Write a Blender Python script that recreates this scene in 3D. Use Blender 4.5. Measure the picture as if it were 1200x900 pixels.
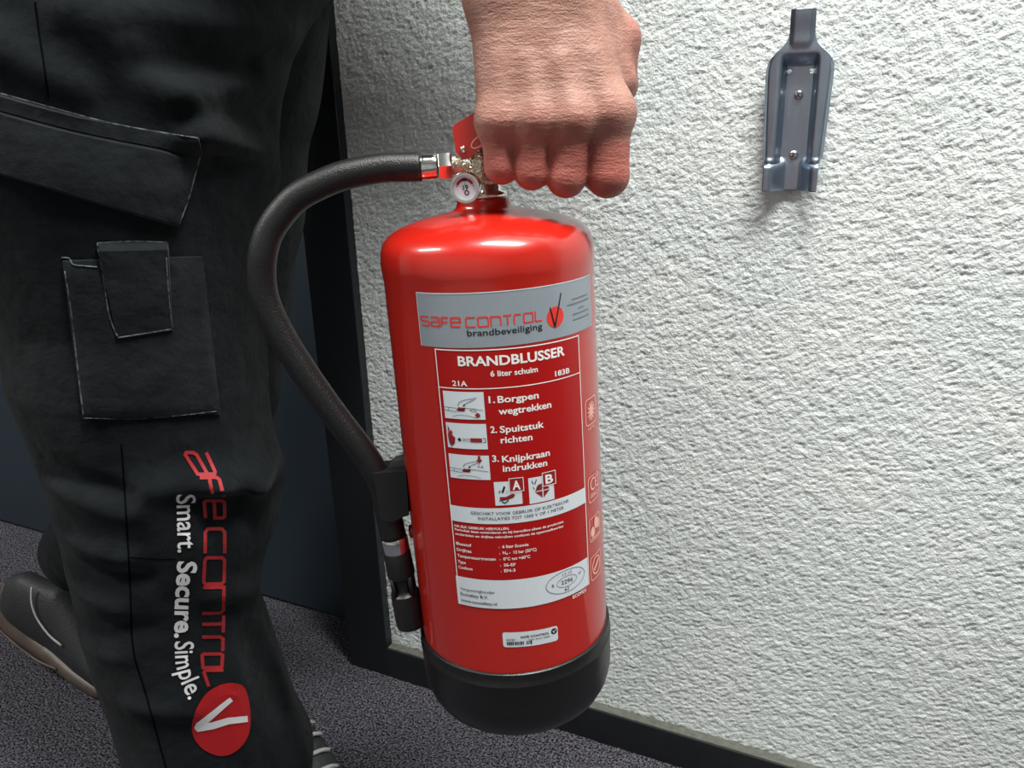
import bpy, bmesh, math, random
import numpy as np
from mathutils import Vector, Matrix
from mathutils.bvhtree import BVHTree

for o in list(bpy.data.objects): bpy.data.objects.remove(o)
scene = bpy.context.scene
COL = scene.collection
rng = np.random.default_rng(7)

# ------------------------------------------------------------------ camera
# world: X along the wall (to the right), Y towards the wall, Z up, floor at z = 0
CAM = np.array([0.0, 0.0, 0.90])
FPX = 930.0
_d = np.array([80.0, 2726.0, 930.0]); _d /= np.linalg.norm(_d)
_xv = -1460.0; _yv = 450 - (930.0 * 930.0 + 80 * (_xv - 600)) / 2726.0
_X = -np.array([_xv - 600, _yv - 450, FPX]); _X /= np.linalg.norm(_X)
_Z = -_d; _Y = np.cross(_Z, _X)
MW = np.array([_X, _Y, _Z])                      # lens axes (right, down, forward) -> world
cam_data = bpy.data.cameras.new('camera'); cam = bpy.data.objects.new('camera', cam_data); COL.objects.link(cam)
cam_data.sensor_fit = 'HORIZONTAL'; cam_data.sensor_width = 36.0; cam_data.lens = 36.0 * FPX / 1200.0
cam_data.clip_start = 0.02
_r, _u, _b = MW @ np.array([1, 0, 0.]), MW @ np.array([0, -1, 0.]), MW @ np.array([0, 0, -1.])
cam.matrix_world = Matrix(((_r[0], _u[0], _b[0], CAM[0]), (_r[1], _u[1], _b[1], CAM[1]), (_r[2], _u[2], _b[2], CAM[2]), (0, 0, 0, 1)))
scene.camera = cam

# ------------------------------------------------------------------ light
world = bpy.data.worlds.new('room_light'); scene.world = world; world.use_nodes = True
world.node_tree.nodes['Background'].inputs[0].default_value = (0.86, 0.93, 1.0, 1)
world.node_tree.nodes['Background'].inputs[1].default_value = 0.16
def area(name, loc, target, sx, sy, power, color=(1, 0.97, 0.92)):
    l = bpy.data.lights.new(name, 'AREA'); l.shape = 'RECTANGLE'; l.size = sx; l.size_y = sy; l.energy = power; l.color = color
    o = bpy.data.objects.new(name, l); COL.objects.link(o); o.location = loc
    o.rotation_euler = (Vector(target) - Vector(loc)).to_track_quat('-Z', 'Y').to_euler()
    return o
area('ceiling_lamp', (0.35, 0.25, 2.56), (0.35, 0.27, 0), 1.2, 0.30, 73, (1.0, 0.985, 0.95))
area('ceiling_lamp', (-1.95, -0.55, 2.56), (-1.95, -0.53, 0), 1.2, 0.30, 42, (1.0, 0.985, 0.95))
vs = scene.view_settings
vs.view_transform = 'Standard'; vs.look = 'None'; vs.exposure = 0.34; vs.gamma = 1.0; vs.use_curve_mapping = False

# ------------------------------------------------------------------ materials
def srgb(r, g, b):
    return tuple((c / 12.92 if c <= 0.04045 else ((c + 0.055) / 1.055) ** 2.4) for c in (r / 255., g / 255., b / 255.)) + (1,)
def mat(name, col, rough=0.5, metal=0.0, coat=0.0, noise=None, bump=None, spec=0.5, sss=0.0, sheen=0.0):
    """noise = (scale, second colour, contrast); bump = list of (scale, distance, stretch xyz)"""
    m = bpy.data.materials.new(name); m.use_nodes = True
    nt = m.node_tree; N = nt.nodes; K = nt.links; p = N['Principled BSDF']
    p.inputs['Base Color'].default_value = col
    p.inputs['Roughness'].default_value = rough; p.inputs['Metallic'].default_value = metal
    p.inputs['Coat Weight'].default_value = coat; p.inputs['Coat Roughness'].default_value = 0.06
    p.inputs['Specular IOR Level'].default_value = spec
    if sss:
        p.inputs['Subsurface Weight'].default_value = sss
        p.inputs['Subsurface Radius'].default_value = (1.0, 0.35, 0.2); p.inputs['Subsurface Scale'].default_value = 0.004
    if sheen:
        p.inputs['Sheen Weight'].default_value = sheen; p.inputs['Sheen Roughness'].default_value = 0.5
    tc = N.new('ShaderNodeTexCoord')
    if noise:
        sc, c2, con = noise
        n = N.new('ShaderNodeTexNoise'); n.inputs['Scale'].default_value = sc; n.inputs['Detail'].default_value = 4
        r = N.new('ShaderNodeValToRGB'); r.color_ramp.elements[0].position = 0.5 - con; r.color_ramp.elements[1].position = 0.5 + con
        r.color_ramp.elements[0].color = col; r.color_ramp.elements[1].color = c2
        K.new(tc.outputs['Object'], n.inputs['Vector']); K.new(n.outputs['Fac'], r.inputs['Fac']); K.new(r.outputs['Color'], p.inputs['Base Color'])
    last = None
    for (sc, dist, st) in (bump or []):
        mp = N.new('ShaderNodeMapping'); mp.inputs['Scale'].default_value = st
        n = N.new('ShaderNodeTexNoise'); n.inputs['Scale'].default_value = sc; n.inputs['Detail'].default_value = 3
        b = N.new('ShaderNodeBump'); b.inputs['Distance'].default_value = dist; b.inputs['Strength'].default_value = 1.0
        K.new(tc.outputs['Object'], mp.inputs['Vector']); K.new(mp.outputs['Vector'], n.inputs['Vector']); K.new(n.outputs['Fac'], b.inputs['Height'])
        if last: K.new(last.outputs['Normal'], b.inputs['Normal'])
        last = b
    if last: K.new(last.outputs['Normal'], p.inputs['Normal'])
    return m

def plaster_material():
    m = bpy.data.materials.new('rough_plaster'); m.use_nodes = True
    nt = m.node_tree; N = nt.nodes; K = nt.links; p = N['Principled BSDF']
    p.inputs['Roughness'].default_value = 0.9; p.inputs['Specular IOR Level'].default_value = 0.2
    tc = N.new('ShaderNodeTexCoord')
    mp = N.new('ShaderNodeMapping'); mp.inputs['Scale'].default_value = (0.85, 1.0, 1.12); mp.inputs['Rotation'].default_value = (0, math.radians(14), 0)
    K.new(tc.outputs['Object'], mp.inputs['Vector'])
    w = N.new('ShaderNodeTexNoise'); w.inputs['Scale'].default_value = 60; w.inputs['Detail'].default_value = 2
    K.new(mp.outputs['Vector'], w.inputs['Vector'])
    add = N.new('ShaderNodeMixRGB'); add.blend_type = 'ADD'; add.inputs['Fac'].default_value = 0.012
    K.new(mp.outputs['Vector'], add.inputs['Color1']); K.new(w.outputs['Color'], add.inputs['Color2'])
    v = N.new('ShaderNodeTexVoronoi'); v.feature = 'SMOOTH_F1'; v.inputs['Scale'].default_value = 190; v.inputs['Smoothness'].default_value = 0.35
    K.new(add.outputs['Color'], v.inputs['Vector'])
    n = N.new('ShaderNodeTexNoise'); n.inputs['Scale'].default_value = 170; n.inputs['Detail'].default_value = 5; n.inputs['Roughness'].default_value = 0.66
    K.new(add.outputs['Color'], n.inputs['Vector'])
    mm = N.new('ShaderNodeMath'); mm.operation = 'MULTIPLY_ADD'; mm.inputs[1].default_value = -0.22
    K.new(v.outputs['Distance'], mm.inputs[0])
    m2 = N.new('ShaderNodeMath'); m2.operation = 'MULTIPLY'; m2.inputs[1].default_value = 1.5
    K.new(n.outputs['Fac'], m2.inputs[0]); K.new(m2.outputs['Value'], mm.inputs[2])
    b = N.new('ShaderNodeBump'); b.inputs['Distance'].default_value = 0.010; b.inputs['Strength'].default_value = 1.0
    K.new(mm.outputs['Value'], b.inputs['Height']); K.new(b.outputs['Normal'], p.inputs['Normal'])
    n3 = N.new('ShaderNodeTexNoise'); n3.inputs['Scale'].default_value = 9
    K.new(tc.outputs['Object'], n3.inputs['Vector'])
    r = N.new('ShaderNodeValToRGB'); r.color_ramp.elements[0].color = srgb(222, 227, 224); r.color_ramp.elements[1].color = srgb(233, 236, 232)
    r.color_ramp.elements[0].position = 0.35; r.color_ramp.elements[1].position = 0.65
    K.new(n3.outputs['Fac'], r.inputs['Fac']); K.new(r.outputs['Color'], p.inputs['Base Color'])
    return m

def carpet_material():
    m = bpy.data.materials.new('loop_carpet'); m.use_nodes = True
    nt = m.node_tree; N = nt.nodes; K = nt.links; p = N['Principled BSDF']
    p.inputs['Roughness'].default_value = 1.0; p.inputs['Specular IOR Level'].default_value = 0.1
    tc = N.new('ShaderNodeTexCoord')
    v = N.new('ShaderNodeTexVoronoi'); v.inputs['Scale'].default_value = 260; K.new(tc.outputs['Object'], v.inputs['Vector'])
    n = N.new('ShaderNodeTexNoise'); n.inputs['Scale'].default_value = 300; n.inputs['Detail'].default_value = 3; K.new(tc.outputs['Object'], n.inputs['Vector'])
    r = N.new('ShaderNodeValToRGB'); e = r.color_ramp.elements
    e[0].position = 0.38; e[0].color = srgb(24, 24, 28); e[1].position = 0.62; e[1].color = srgb(122, 120, 130)
    K.new(n.outputs['Fac'], r.inputs['Fac']); K.new(r.outputs['Color'], p.inputs['Base Color'])
    b = N.new('ShaderNodeBump'); b.inputs['Distance'].default_value = 0.004; b.invert = True
    K.new(v.outputs['Distance'], b.inputs['Height'])
    b2 = N.new('ShaderNodeBump'); b2.inputs['Distance'].default_value = 0.004
    K.new(n.outputs['Fac'], b2.inputs['Height']); K.new(b.outputs['Normal'], b2.inputs['Normal']); K.new(b2.outputs['Normal'], p.inputs['Normal'])
    return m

M = dict(
    plaster=plaster_material(), carpet=carpet_material(),
    frame=mat('black_painted_frame', srgb(22, 27, 31), 0.42, bump=[(60, 0.0004, (1, 1, 1))]),
    leaf=mat('dark_door_leaf', srgb(40, 50, 60), 0.42, noise=(3, srgb(46, 56, 66), 0.3)),
    board=mat('black_baseboard', srgb(22, 25, 28), 0.4, noise=(40, srgb(29, 32, 34), 0.2)),
    board_top=mat('dusty_board_edge', srgb(104, 106, 98), 0.8, noise=(120, srgb(80, 82, 76), 0.2)),
    red=mat('red_enamel', srgb(174, 26, 13), 0.28, coat=0.7, spec=0.5),
    red_label=mat('red_label_print', srgb(160, 14, 12), 0.4, coat=0.1, spec=0.3),
    dark_red=mat('dark_red_print', srgb(140, 26, 30), 0.4),
    white=mat('white_print', srgb(232, 228, 226), 0.45),
    pale=mat('pale_label', srgb(206, 214, 220), 0.42, coat=0.2),
    grey=mat('silver_grey_label', srgb(138, 148, 156), 0.36, metal=0.15, coat=0.2, noise=(25, srgb(146, 156, 164), 0.3)),
    logo_red=mat('logo_red_print', srgb(214, 52, 44), 0.4),
    ink=mat('black_ink', srgb(16, 18, 20), 0.45),
    grey_ink=mat('grey_ink', srgb(96, 102, 108), 0.5),
    pink=mat('pale_pink_print', srgb(236, 176, 160), 0.45),
    rubber=mat('black_rubber', srgb(15, 16, 17), 0.40, bump=[(900, 0.0004, (1, 1, 1))]),
    boot=mat('black_boot_plastic', srgb(15, 16, 16), 0.36, bump=[(500, 0.0002, (1, 1, 1))]),
    plastic=mat('black_plastic', srgb(20, 20, 21), 0.42),
    chrome=mat('chrome', srgb(225, 225, 222), 0.13, 1.0),
    brass=mat('plated_cast_metal', srgb(206, 198, 178), 0.24, 1.0, bump=[(420, 0.0016, (1, 1, 1))]),
    steel=mat('zinc_steel', srgb(178, 190, 204), 0.36, 1.0, noise=(14, srgb(150, 162, 180), 0.3), bump=[(90, 0.0006, (1, 1, 0.15))]),
    glass=mat('gauge_dial', srgb(214, 220, 230), 0.3, coat=0.5),
    cloth=mat('black_work_cloth', srgb(15, 19, 21), 0.95, spec=0.12, sheen=0.04, noise=(34, srgb(25, 30, 33), 0.25), bump=[(1500, 0.0006, (1, 1, 1)), (45, 0.004, (1, 1, 1))]),
    cloth2=mat('black_pocket_cloth', srgb(19, 23, 25), 0.95, spec=0.12, sheen=0.05, noise=(40, srgb(31, 35, 38), 0.25), bump=[(1500, 0.0006, (1, 1, 1)), (60, 0.003, (1, 1, 1))]),
    worn=mat('worn_cloth_edge', srgb(88, 98, 106), 0.95, noise=(200, srgb(24, 28, 31), 0.12)),
    seam=mat('dark_seam_thread', srgb(8, 10, 11), 1.0, spec=0.0),
    tee=mat('dark_shirt_cloth', srgb(34, 36, 40), 0.95),
    white_print=mat('white_transfer_print', srgb(226, 226, 228), 0.6),
    grey_print=mat('grey_transfer_print', srgb(158, 162, 168), 0.6),
    red_print=mat('red_transfer_print', srgb(140, 20, 27), 0.7, noise=(60, srgb(172, 36, 42), 0.3)),
    red_badge=mat('red_badge_print', srgb(176, 18, 24), 0.6),
    shoe=mat('black_shoe_leather', srgb(44, 45, 48), 0.55, bump=[(300, 0.001, (1, 1, 1))]),
    sole=mat('brown_rubber_sole', srgb(98, 83, 75), 0.45, noise=(40, srgb(70, 60, 55), 0.25)),
    lace=mat('reflective_lace', srgb(196, 198, 196), 0.4, bump=[(600, 0.0015, (1, 1, 1))]),
    hair=mat('brown_hair', srgb(60, 46, 36), 0.7, bump=[(200, 0.004, (1, 1, 0.2))]),
)

def skin_material():
    m = mat('skin', srgb(206, 150, 128), 0.5, spec=0.35, sss=0.12, bump=[(110, 0.0007, (0.5, 0.5, 2.6)), (380, 0.0005, (0.7, 1, 1.7)), (900, 0.0004, (1, 1, 1))])
    nt = m.node_tree; N = nt.nodes; K = nt.links; p = N['Principled BSDF']
    at = N.new('ShaderNodeAttribute'); at.attribute_name = 'flush_bounce'
    tc = N.new('ShaderNodeTexCoord')
    n = N.new('ShaderNodeTexNoise'); n.inputs['Scale'].default_value = 55; n.inputs['Detail'].default_value = 4
    K.new(tc.outputs['Object'], n.inputs['Vector'])
    r = N.new('ShaderNodeValToRGB'); e = r.color_ramp.elements
    e[0].position = 0.32; e[0].color = srgb(146, 104, 91); e[1].position = 0.68; e[1].color = srgb(168, 128, 114)
    K.new(n.outputs['Fac'], r.inputs['Fac'])
    mx = N.new('ShaderNodeMixRGB'); mx.inputs['Color2'].default_value = srgb(166, 90, 80)  # redder tint: gripping flush together with painted red bounce light
    K.new(at.outputs['Fac'], mx.inputs['Fac']); K.new(r.outputs['Color'], mx.inputs['Color1']); K.new(mx.outputs['Color'], p.inputs['Base Color'])
    return m
M['skin'] = skin_material()

# ------------------------------------------------------------------ helpers
def link(name, me, parent=None, loc=None):
    o = bpy.data.objects.new(name, me); COL.objects.link(o)
    if loc is not None: o.location = loc
    if parent is not None: o.parent = parent
    return o
def mesh(name, verts, faces, material, parent=None, smooth=True, label=None):
    me = bpy.data.meshes.new(name)
    me.from_pydata([tuple(map(float, v)) for v in verts], [], [tuple(int(i) for i in f) for f in faces])
    me.update()
    if smooth: me.polygons.foreach_set('use_smooth', [True] * len(me.polygons))
    me.materials.append(material)
    o = link(name, me, parent)
    if label: o['label'] = label
    return o
def tag(o, label, cat=None, group=None, kind=None):
    o['label'] = label
    if cat: o['category'] = cat
    if group: o['group'] = group
    if kind: o['kind'] = kind
    return o
def empty(name, loc=(0, 0, 0)):
    o = bpy.data.objects.new(name, None); COL.objects.link(o); o.location = loc; o.empty_display_size = 0.05
    return o
def sharp(o, deg=35):
    o.data.polygons.foreach_set('use_smooth', [True] * len(o.data.polygons))
    try: o.data.set_sharp_from_angle(angle=math.radians(deg))
    except Exception: pass
    return o
def box(name, lo, hi, material, parent=None, bevel=0.0, label=None):
    bm = bmesh.new(); bmesh.ops.create_cube(bm, size=1)
    lo = np.array(lo, float); hi = np.array(hi, float)
    for v in bm.verts: v.co = Vector(tuple((lo + hi) / 2 + np.array(v.co) * (hi - lo)))
    if bevel: bmesh.ops.bevel(bm, geom=bm.edges[:], offset=bevel, segments=3, affect='EDGES', profile=0.6)
    me = bpy.data.meshes.new(name); bm.to_mesh(me); bm.free(); me.materials.append(material)
    o = link(name, me, parent); sharp(o)
    if label: o['label'] = label
    return o
def lathe(profile, seg=96, origin=(0, 0, 0), ax=(0, 0, 1), ref=(1, 0, 0), capped=False):
    ax = np.array(ax, float); ax /= np.linalg.norm(ax)
    ref = np.array(ref, float); ref = ref - ax * (ref @ ax); ref /= np.linalg.norm(ref)
    third = np.cross(ax, ref); o = np.array(origin, float)
    V = []; F = []; n = len(profile)
    for (r, z) in profile:
        for k in range(seg):
            a = 2 * math.pi * k / seg
            V.append(o + ax * z + (ref * math.cos(a) + third * math.sin(a)) * r)
    for i in range(n - 1):
        for k in range(seg):
            a = i * seg + k; b = i * seg + (k + 1) % seg
            F.append((a, b, b + seg, a + seg))
    if capped:
        F.append(tuple(range(seg - 1, -1, -1))); F.append(tuple((n - 1) * seg + k for k in range(seg)))
    return V, F
def smooth_path(P, n):
    P = np.array(P, float); m = len(P)
    E = np.vstack([2 * P[0] - P[1], P, 2 * P[-1] - P[-2]])
    out = []
    seglen = np.linalg.norm(np.diff(P, axis=0), axis=1); cum = np.concatenate([[0], np.cumsum(seglen)]); tot = cum[-1]
    for t in np.linspace(0, tot, n):
        i = min(max(np.searchsorted(cum, t) - 1, 0), m - 2); u = (t - cum[i]) / seglen[i]
        p0, p1, p2, p3 = E[i], E[i + 1], E[i + 2], E[i + 3]
        out.append(0.5 * (2 * p1 + (p2 - p0) * u + (2 * p0 - 5 * p1 + 4 * p2 - p3) * u * u + (3 * p1 - p0 - 3 * p2 + p3) * u ** 3))
    return np.array(out)
def tube(path, rad, seg=20, cap=True, squash=None):
    path = np.array(path, float); n = len(path)
    rad = np.full(n, rad) if np.isscalar(rad) else np.array(rad)
    T = np.gradient(path, axis=0); T /= np.linalg.norm(T, axis=1)[:, None]
    ref = np.array([0, 0, 1.]) if abs(T[0][2]) < 0.9 else np.array([0, 1., 0])
    nrm = ref - T[0] * (ref @ T[0]); nrm /= np.linalg.norm(nrm)
    V = []; F = []
    for i in range(n):
        nrm = nrm - T[i] * (nrm @ T[i]); nrm /= np.linalg.norm(nrm); bn = np.cross(T[i], nrm)
        for k in range(seg):
            a = 2 * math.pi * k / seg
            V.append(path[i] + rad[i] * (nrm * math.cos(a) * (squash or 1) + bn * math.sin(a)))
    for i in range(n - 1):
        for k in range(seg):
            a = i * seg + k; b = i * seg + (k + 1) % seg
            F.append((a, b, b + seg, a + seg))
    if cap:
        F.append(tuple(range(seg - 1, -1, -1))); F.append(tuple((n - 1) * seg + k for k in range(seg)))
    return V, F
def prism(poly, y0, y1, to3):
    """flat polygon (a, b) extruded between two offsets"""
    n = len(poly); V = [to3(a, b, y0) for a, b in poly] + [to3(a, b, y1) for a, b in poly]
    F = [tuple(range(n)), tuple(range(2 * n - 1, n - 1, -1))] + [(i, i + n, (i + 1) % n + n, (i + 1) % n) for i in range(n)]
    return V, F
def ray(px, py):
    return MW @ np.array([(px - 600) / FPX, (py - 450) / FPX, 1.0])

# text as flat outlines (x, y), scaled to run from 0 to width with capital height cap
_tc = {}
def text2d(s, bold=0.0, spacing=1.0):
    key = (s, bold, spacing)
    if key in _tc: return _tc[key]
    cu = bpy.data.curves.new('lettering', 'FONT'); cu.body = s; cu.size = 1.0; cu.offset = bold; cu.resolution_u = 3; cu.space_character = spacing
    o = bpy.data.objects.new('lettering', cu); COL.objects.link(o)
    dg = bpy.context.evaluated_depsgraph_get(); me = o.evaluated_get(dg).to_mesh()
    V = np.array([v.co[:2] for v in me.vertices]); F = [tuple(p.vertices) for p in me.polygons]
    o.evaluated_get(dg).to_mesh_clear(); bpy.data.objects.remove(o); bpy.data.curves.remove(cu)
    V[:, 0] -= V[:, 0].min()
    w = V[:, 0].max(); cap = 0.729
    _tc[key] = (V / np.array([w, cap]), F, w / cap)
    return _tc[key]
class Flat:
    """flat print: collects pieces in (a, b) coordinates"""
    def __init__(self): self.V = []; self.F = []
    def add(self, V, F):
        k = len(self.V); self.V += [tuple(v) for v in V]; self.F += [tuple(i + k for i in f) for f in F]; return self
    def rect(self, a0, a1, b0, b1, step=3.0):
        n = max(1, int(abs(a1 - a0) / step)); m = 1
        A = np.linspace(a0, a1, n + 1)
        return self.add([(a, b0) for a in A] + [(a, b1) for a in A], [(i, i + 1, i + n + 2, i + n + 1) for i in range(n)])
    def rrect(self, a0, a1, b0, b1, r):
        A = np.concatenate([a0 + r * (1 - np.cos(np.linspace(0, math.pi / 2, 6))), np.linspace(a0 + r, a1 - r, 16)[1:-1], a1 - r * (1 - np.cos(np.linspace(math.pi / 2, 0, 6)))])
        d = np.minimum(np.minimum(A - a0, a1 - A), r); ins = r - np.sqrt(np.maximum(r * r - (r - d) ** 2, 0)); n = len(A)
        return self.add(list(zip(A, b0 + ins)) + list(zip(A, b1 - ins)), [(i, i + 1, i + n + 1, i + n) for i in range(n - 1)])
    def line(self, pts, w, closed=False, step=2.5, w2=None):
        P = [np.array(p, float) for p in pts]
        if closed: P.append(P[0])
        Q = [P[0]]; 
        for a, b in zip(P[:-1], P[1:]):
            n = max(1, int(np.linalg.norm(b - a) / step))
            Q += [a + (b - a) * (k / n) for k in range(1, n + 1)]
        Q = np.array(Q); n = len(Q); T = np.zeros_like(Q); S = np.ones(n)
        D = np.diff(Q, axis=0); D /= np.maximum(np.linalg.norm(D, axis=1), 1e-9)[:, None]
        for i in range(n):
            a = D[i - 1] if i > 0 else (D[-1] if closed else D[0]); b = D[i] if i < n - 1 else (D[0] if closed else D[-1])
            t = a + b; L = np.linalg.norm(t); T[i] = t / L if L > 1e-6 else b; S[i] = 1 / max(0.5, float(T[i] @ b))
        Nn = np.stack([-T[:, 1], T[:, 0]], 1) * S[:, None]
        W = np.linspace(w, w2 if w2 is not None else w, n)[:, None] / 2
        return self.add(np.vstack([Q + Nn * W, Q - Nn * W]), [(i, i + 1, i + 1 + n, i + n) for i in range(n - 1)])
    def poly(self, pts):
        return self.add(pts, [tuple(range(len(pts)))])
    def fan(self, c, pts):
        n = len(pts); return self.add([c] + list(pts), [(0, 1 + i, 1 + (i + 1) % n) for i in range(n)])
    def disc(self, c, rx, ry=None, n=40):
        ry = ry or rx; return self.fan(c, [(c[0] + rx * math.cos(t), c[1] + ry * math.sin(t)) for t in np.linspace(0, 2 * math.pi, n, endpoint=False)])
    def ring(self, c, rx, ry, w, n=48, tilt=0.0):
        return self.line([(c[0] + rx * math.cos(t), c[1] + ry * math.sin(t) + tilt * rx * math.cos(t)) for t in np.linspace(0, 2 * math.pi, n, endpoint=False)], w, closed=True)
    def text(self, s, a0, a1, b, cap, bold=0.0, db=0.0):
        V, F, ar = text2d(s, bold)
        if a1 is None: a1 = a0 + ar * cap
        return self.add(np.stack([a0 + V[:, 0] * (a1 - a0), b + V[:, 1] * cap + V[:, 0] * db], 1), F)

# ------------------------------------------------------------------ room shell
WALL_Y, FRONT_Y, LEAF_Y = 0.928, 0.912, 1.012
JL, JR = -0.763, -0.684
def struct(o): o['kind'] = 'structure'; return o
V = [(-4, -4, 0), (4, -4, 0), (4, 2.2, 0), (-4, 2.2, 0)]
struct(tag(mesh('floor', V, [(0, 1, 2, 3)], M['carpet'], smooth=False), 'dark grey loop pile carpet floor'))
wall = box('wall_back', (JR - 0.02, WALL_Y + 0.003, 0), (3.2, WALL_Y + 0.12, 2.6), M['plaster'])
struct(tag(wall, 'white rough plaster wall with the steel bracket'))
def plaster_coat():
    d = 0.0018; x0, x1, z1 = JR - 0.015, 0.95, 1.28
    nx, nz = int((x1 - x0) / d), int(z1 / d)
    g = np.random.default_rng(3)
    kx = np.fft.fftfreq(nx, d)[None, :]; kz = np.fft.rfftfreq(nz, d)[:, None] if False else np.fft.fftfreq(nz, d)[:, None]
    def field(wx, wz, tilt):
        F = np.fft.fft2(g.standard_normal((nz, nx))); a = kx + tilt * kz
        q = np.sqrt((a * wx) ** 2 + (kz * wz) ** 2); f = np.real(np.fft.ifft2(F * np.exp(-((q - 1) / 0.55) ** 2))); return f / f.std()
    f1 = field(0.0120, 0.0076, 0.25); f2 = field(0.0066, 0.0050, -0.2); f3 = field(0.030, 0.022, 0.1)
    h = 0.60 * np.tanh(1.1 * f1) + 0.34 * f2 + 0.30 * f3
    h = np.where(h < 0, h * 1.3, h) * 0.00066
    X, Z = np.meshgrid(x0 + d * np.arange(nx), d * np.arange(nz))
    co = np.stack([X, WALL_Y - h, Z], -1).astype(np.float32).reshape(-1)
    i = (np.arange(nz - 1)[:, None] * nx + np.arange(nx - 1)[None, :]).reshape(-1)
    q = np.stack([i, i + 1, i + 1 + nx, i + nx], 1).astype(np.int32)
    me = bpy.data.meshes.new('plaster_coat'); me.vertices.add(nx * nz); me.vertices.foreach_set('co', co)
    me.loops.add(q.size); me.loops.foreach_set('vertex_index', q.reshape(-1)); me.polygons.add(len(q)); me.polygons.foreach_set('loop_start', np.arange(0, q.size, 4, dtype=np.int32))
    me.polygons.foreach_set('use_smooth', np.ones(len(q), bool)); me.update(calc_edges=True); me.materials.append(M['plaster_fine'])
    return link('plaster_coat', me, wall)
M['plaster_fine'] = mat('rough_plaster_coat', srgb(216, 224, 223), 0.9, spec=0.2, noise=(9, srgb(226, 231, 229), 0.2), bump=[(420, 0.0014, (1, 1, 1))])
plaster_coat()
wl = box('wall_left', (-4, WALL_Y, 0), (-2.30, WALL_Y + 0.12, 2.6), M['plaster']); struct(tag(wl, 'white rough plaster wall beyond the dark door'))
wt = box('wall_top', (-2.30, WALL_Y, 2.12), (JR - 0.02, WALL_Y + 0.12, 2.6), M['plaster']); struct(tag(wt, 'white plaster wall above the dark door'))
bb = box('baseboard_back', (JR - 0.001, FRONT_Y, 0), (3.2, WALL_Y + 0.001, 0.057), M['board'], bevel=0.0015)
struct(tag(bb, 'black baseboard along the foot of the white wall'))
box('dusty_top', (JR + 0.002, FRONT_Y + 0.0012, 0.0565), (3.2, WALL_Y, 0.059), M['board_top'], bb)
tr = empty('trim_1', (JR, FRONT_Y, 0)); struct(tag(tr, 'black painted door frame beside the white wall'))
def at_parent(o, p):
    o.parent = p; o.matrix_parent_inverse = Matrix.Translation(-Vector(p.location)); return o
at_parent(box('frame_post', (JL, FRONT_Y, 0), (JR, LEAF_Y + 0.06, 2.12), M['frame'], bevel=0.002), tr)
at_parent(box('frame_post', (-2.30, FRONT_Y, 0), (-2.22, LEAF_Y + 0.06, 2.12), M['frame'], bevel=0.002), tr)
at_parent(box('frame_head', (-2.22, FRONT_Y, 2.04), (JL, LEAF_Y + 0.06, 2.12), M['frame'], bevel=0.002), tr)
door = empty('door_1', (JL, LEAF_Y, 0)); struct(tag(door, 'dark blue grey door leaf set back in the black frame'))
at_parent(box('door_leaf', (-2.217, LEAF_Y, 0.007), (JL - 0.003, LEAF_Y + 0.04, 2.037), M['leaf'], bevel=0.0015), door)
V, F = lathe([(0.0, 0), (0.026, 0), (0.026, 0.006), (0.01, 0.008), (0.01, 0.045)], 32, (-2.16, LEAF_Y, 1.05), (0, -1, 0), (1, 0, 0))
at_parent(mesh('handle_rose', V, F, M['chrome']), door)
V, F = tube(smooth_path([(-2.16, LEAF_Y - 0.045, 1.05), (-2.12, LEAF_Y - 0.05, 1.05), (-2.04, LEAF_Y - 0.05, 1.05)], 12), 0.009, 16)
at_parent(mesh('door_handle', V, F, M['chrome']), door)
ceil = mesh('ceiling', [(-4, -4, 2.6), (4, -4, 2.6), (4, 2.2, 2.6), (-4, 2.2, 2.6)], [(3, 2, 1, 0)], mat('white_ceiling', srgb(225, 225, 222), 0.9), smooth=False)
struct(tag(ceil, 'white ceiling above the room'))
plain = mat('plain_grey_paint', srgb(172, 174, 172), 0.85)
struct(tag(box('wall_front', (-4, -2.1, 0), (4, -2.0, 2.6), plain), 'plain grey wall across the corridor'))
struct(tag(box('wall_right', (3.2, -2.0, 0), (3.3, WALL_Y + 0.12, 2.6), plain), 'plain grey wall at the right end of the corridor'))
struct(tag(box('wall_end', (-4.1, -2.0, 0), (-4.0, WALL_Y + 0.12, 2.6), plain), 'plain grey wall at the far end of the corridor'))

# ------------------------------------------------------------------ fire extinguisher
ER = np.array([[0.8868849, 0.46050798, 0.03698063], [-0.45924873, 0.88750037, -0.03786424], [-0.05025711, 0.01659791, 0.99859838]])  # rows: right, away, up
ZB = 0.345                                             # local height of the label datum above the foot
EP = np.array([-0.2731526, 0.53740186, -0.14123405]) + CAM
EO = EP - ER[2] * ZB
RAD = 0.080
ext = empty('fire_extinguisher')
ext.matrix_world = Matrix(((ER[0][0], ER[1][0], ER[2][0], EO[0]), (ER[0][1], ER[1][1], ER[2][1], EO[1]), (ER[0][2], ER[1][2], ER[2][2], EO[2]), (0, 0, 0, 1)))
tag(ext, 'red foam fire extinguisher with black foot and hose held by the hand', 'fire extinguisher')
CL = ER @ (CAM - EO)
def L(px, py, y):
    """point of the extinguisher's own frame on its plane y, seen along the given line of sight"""
    r = ER @ ray(px, py); t = (y - CL[1]) / r[1]; return CL + r * t
def local_to_world(P): return EO + np.array(P) @ ER

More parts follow.
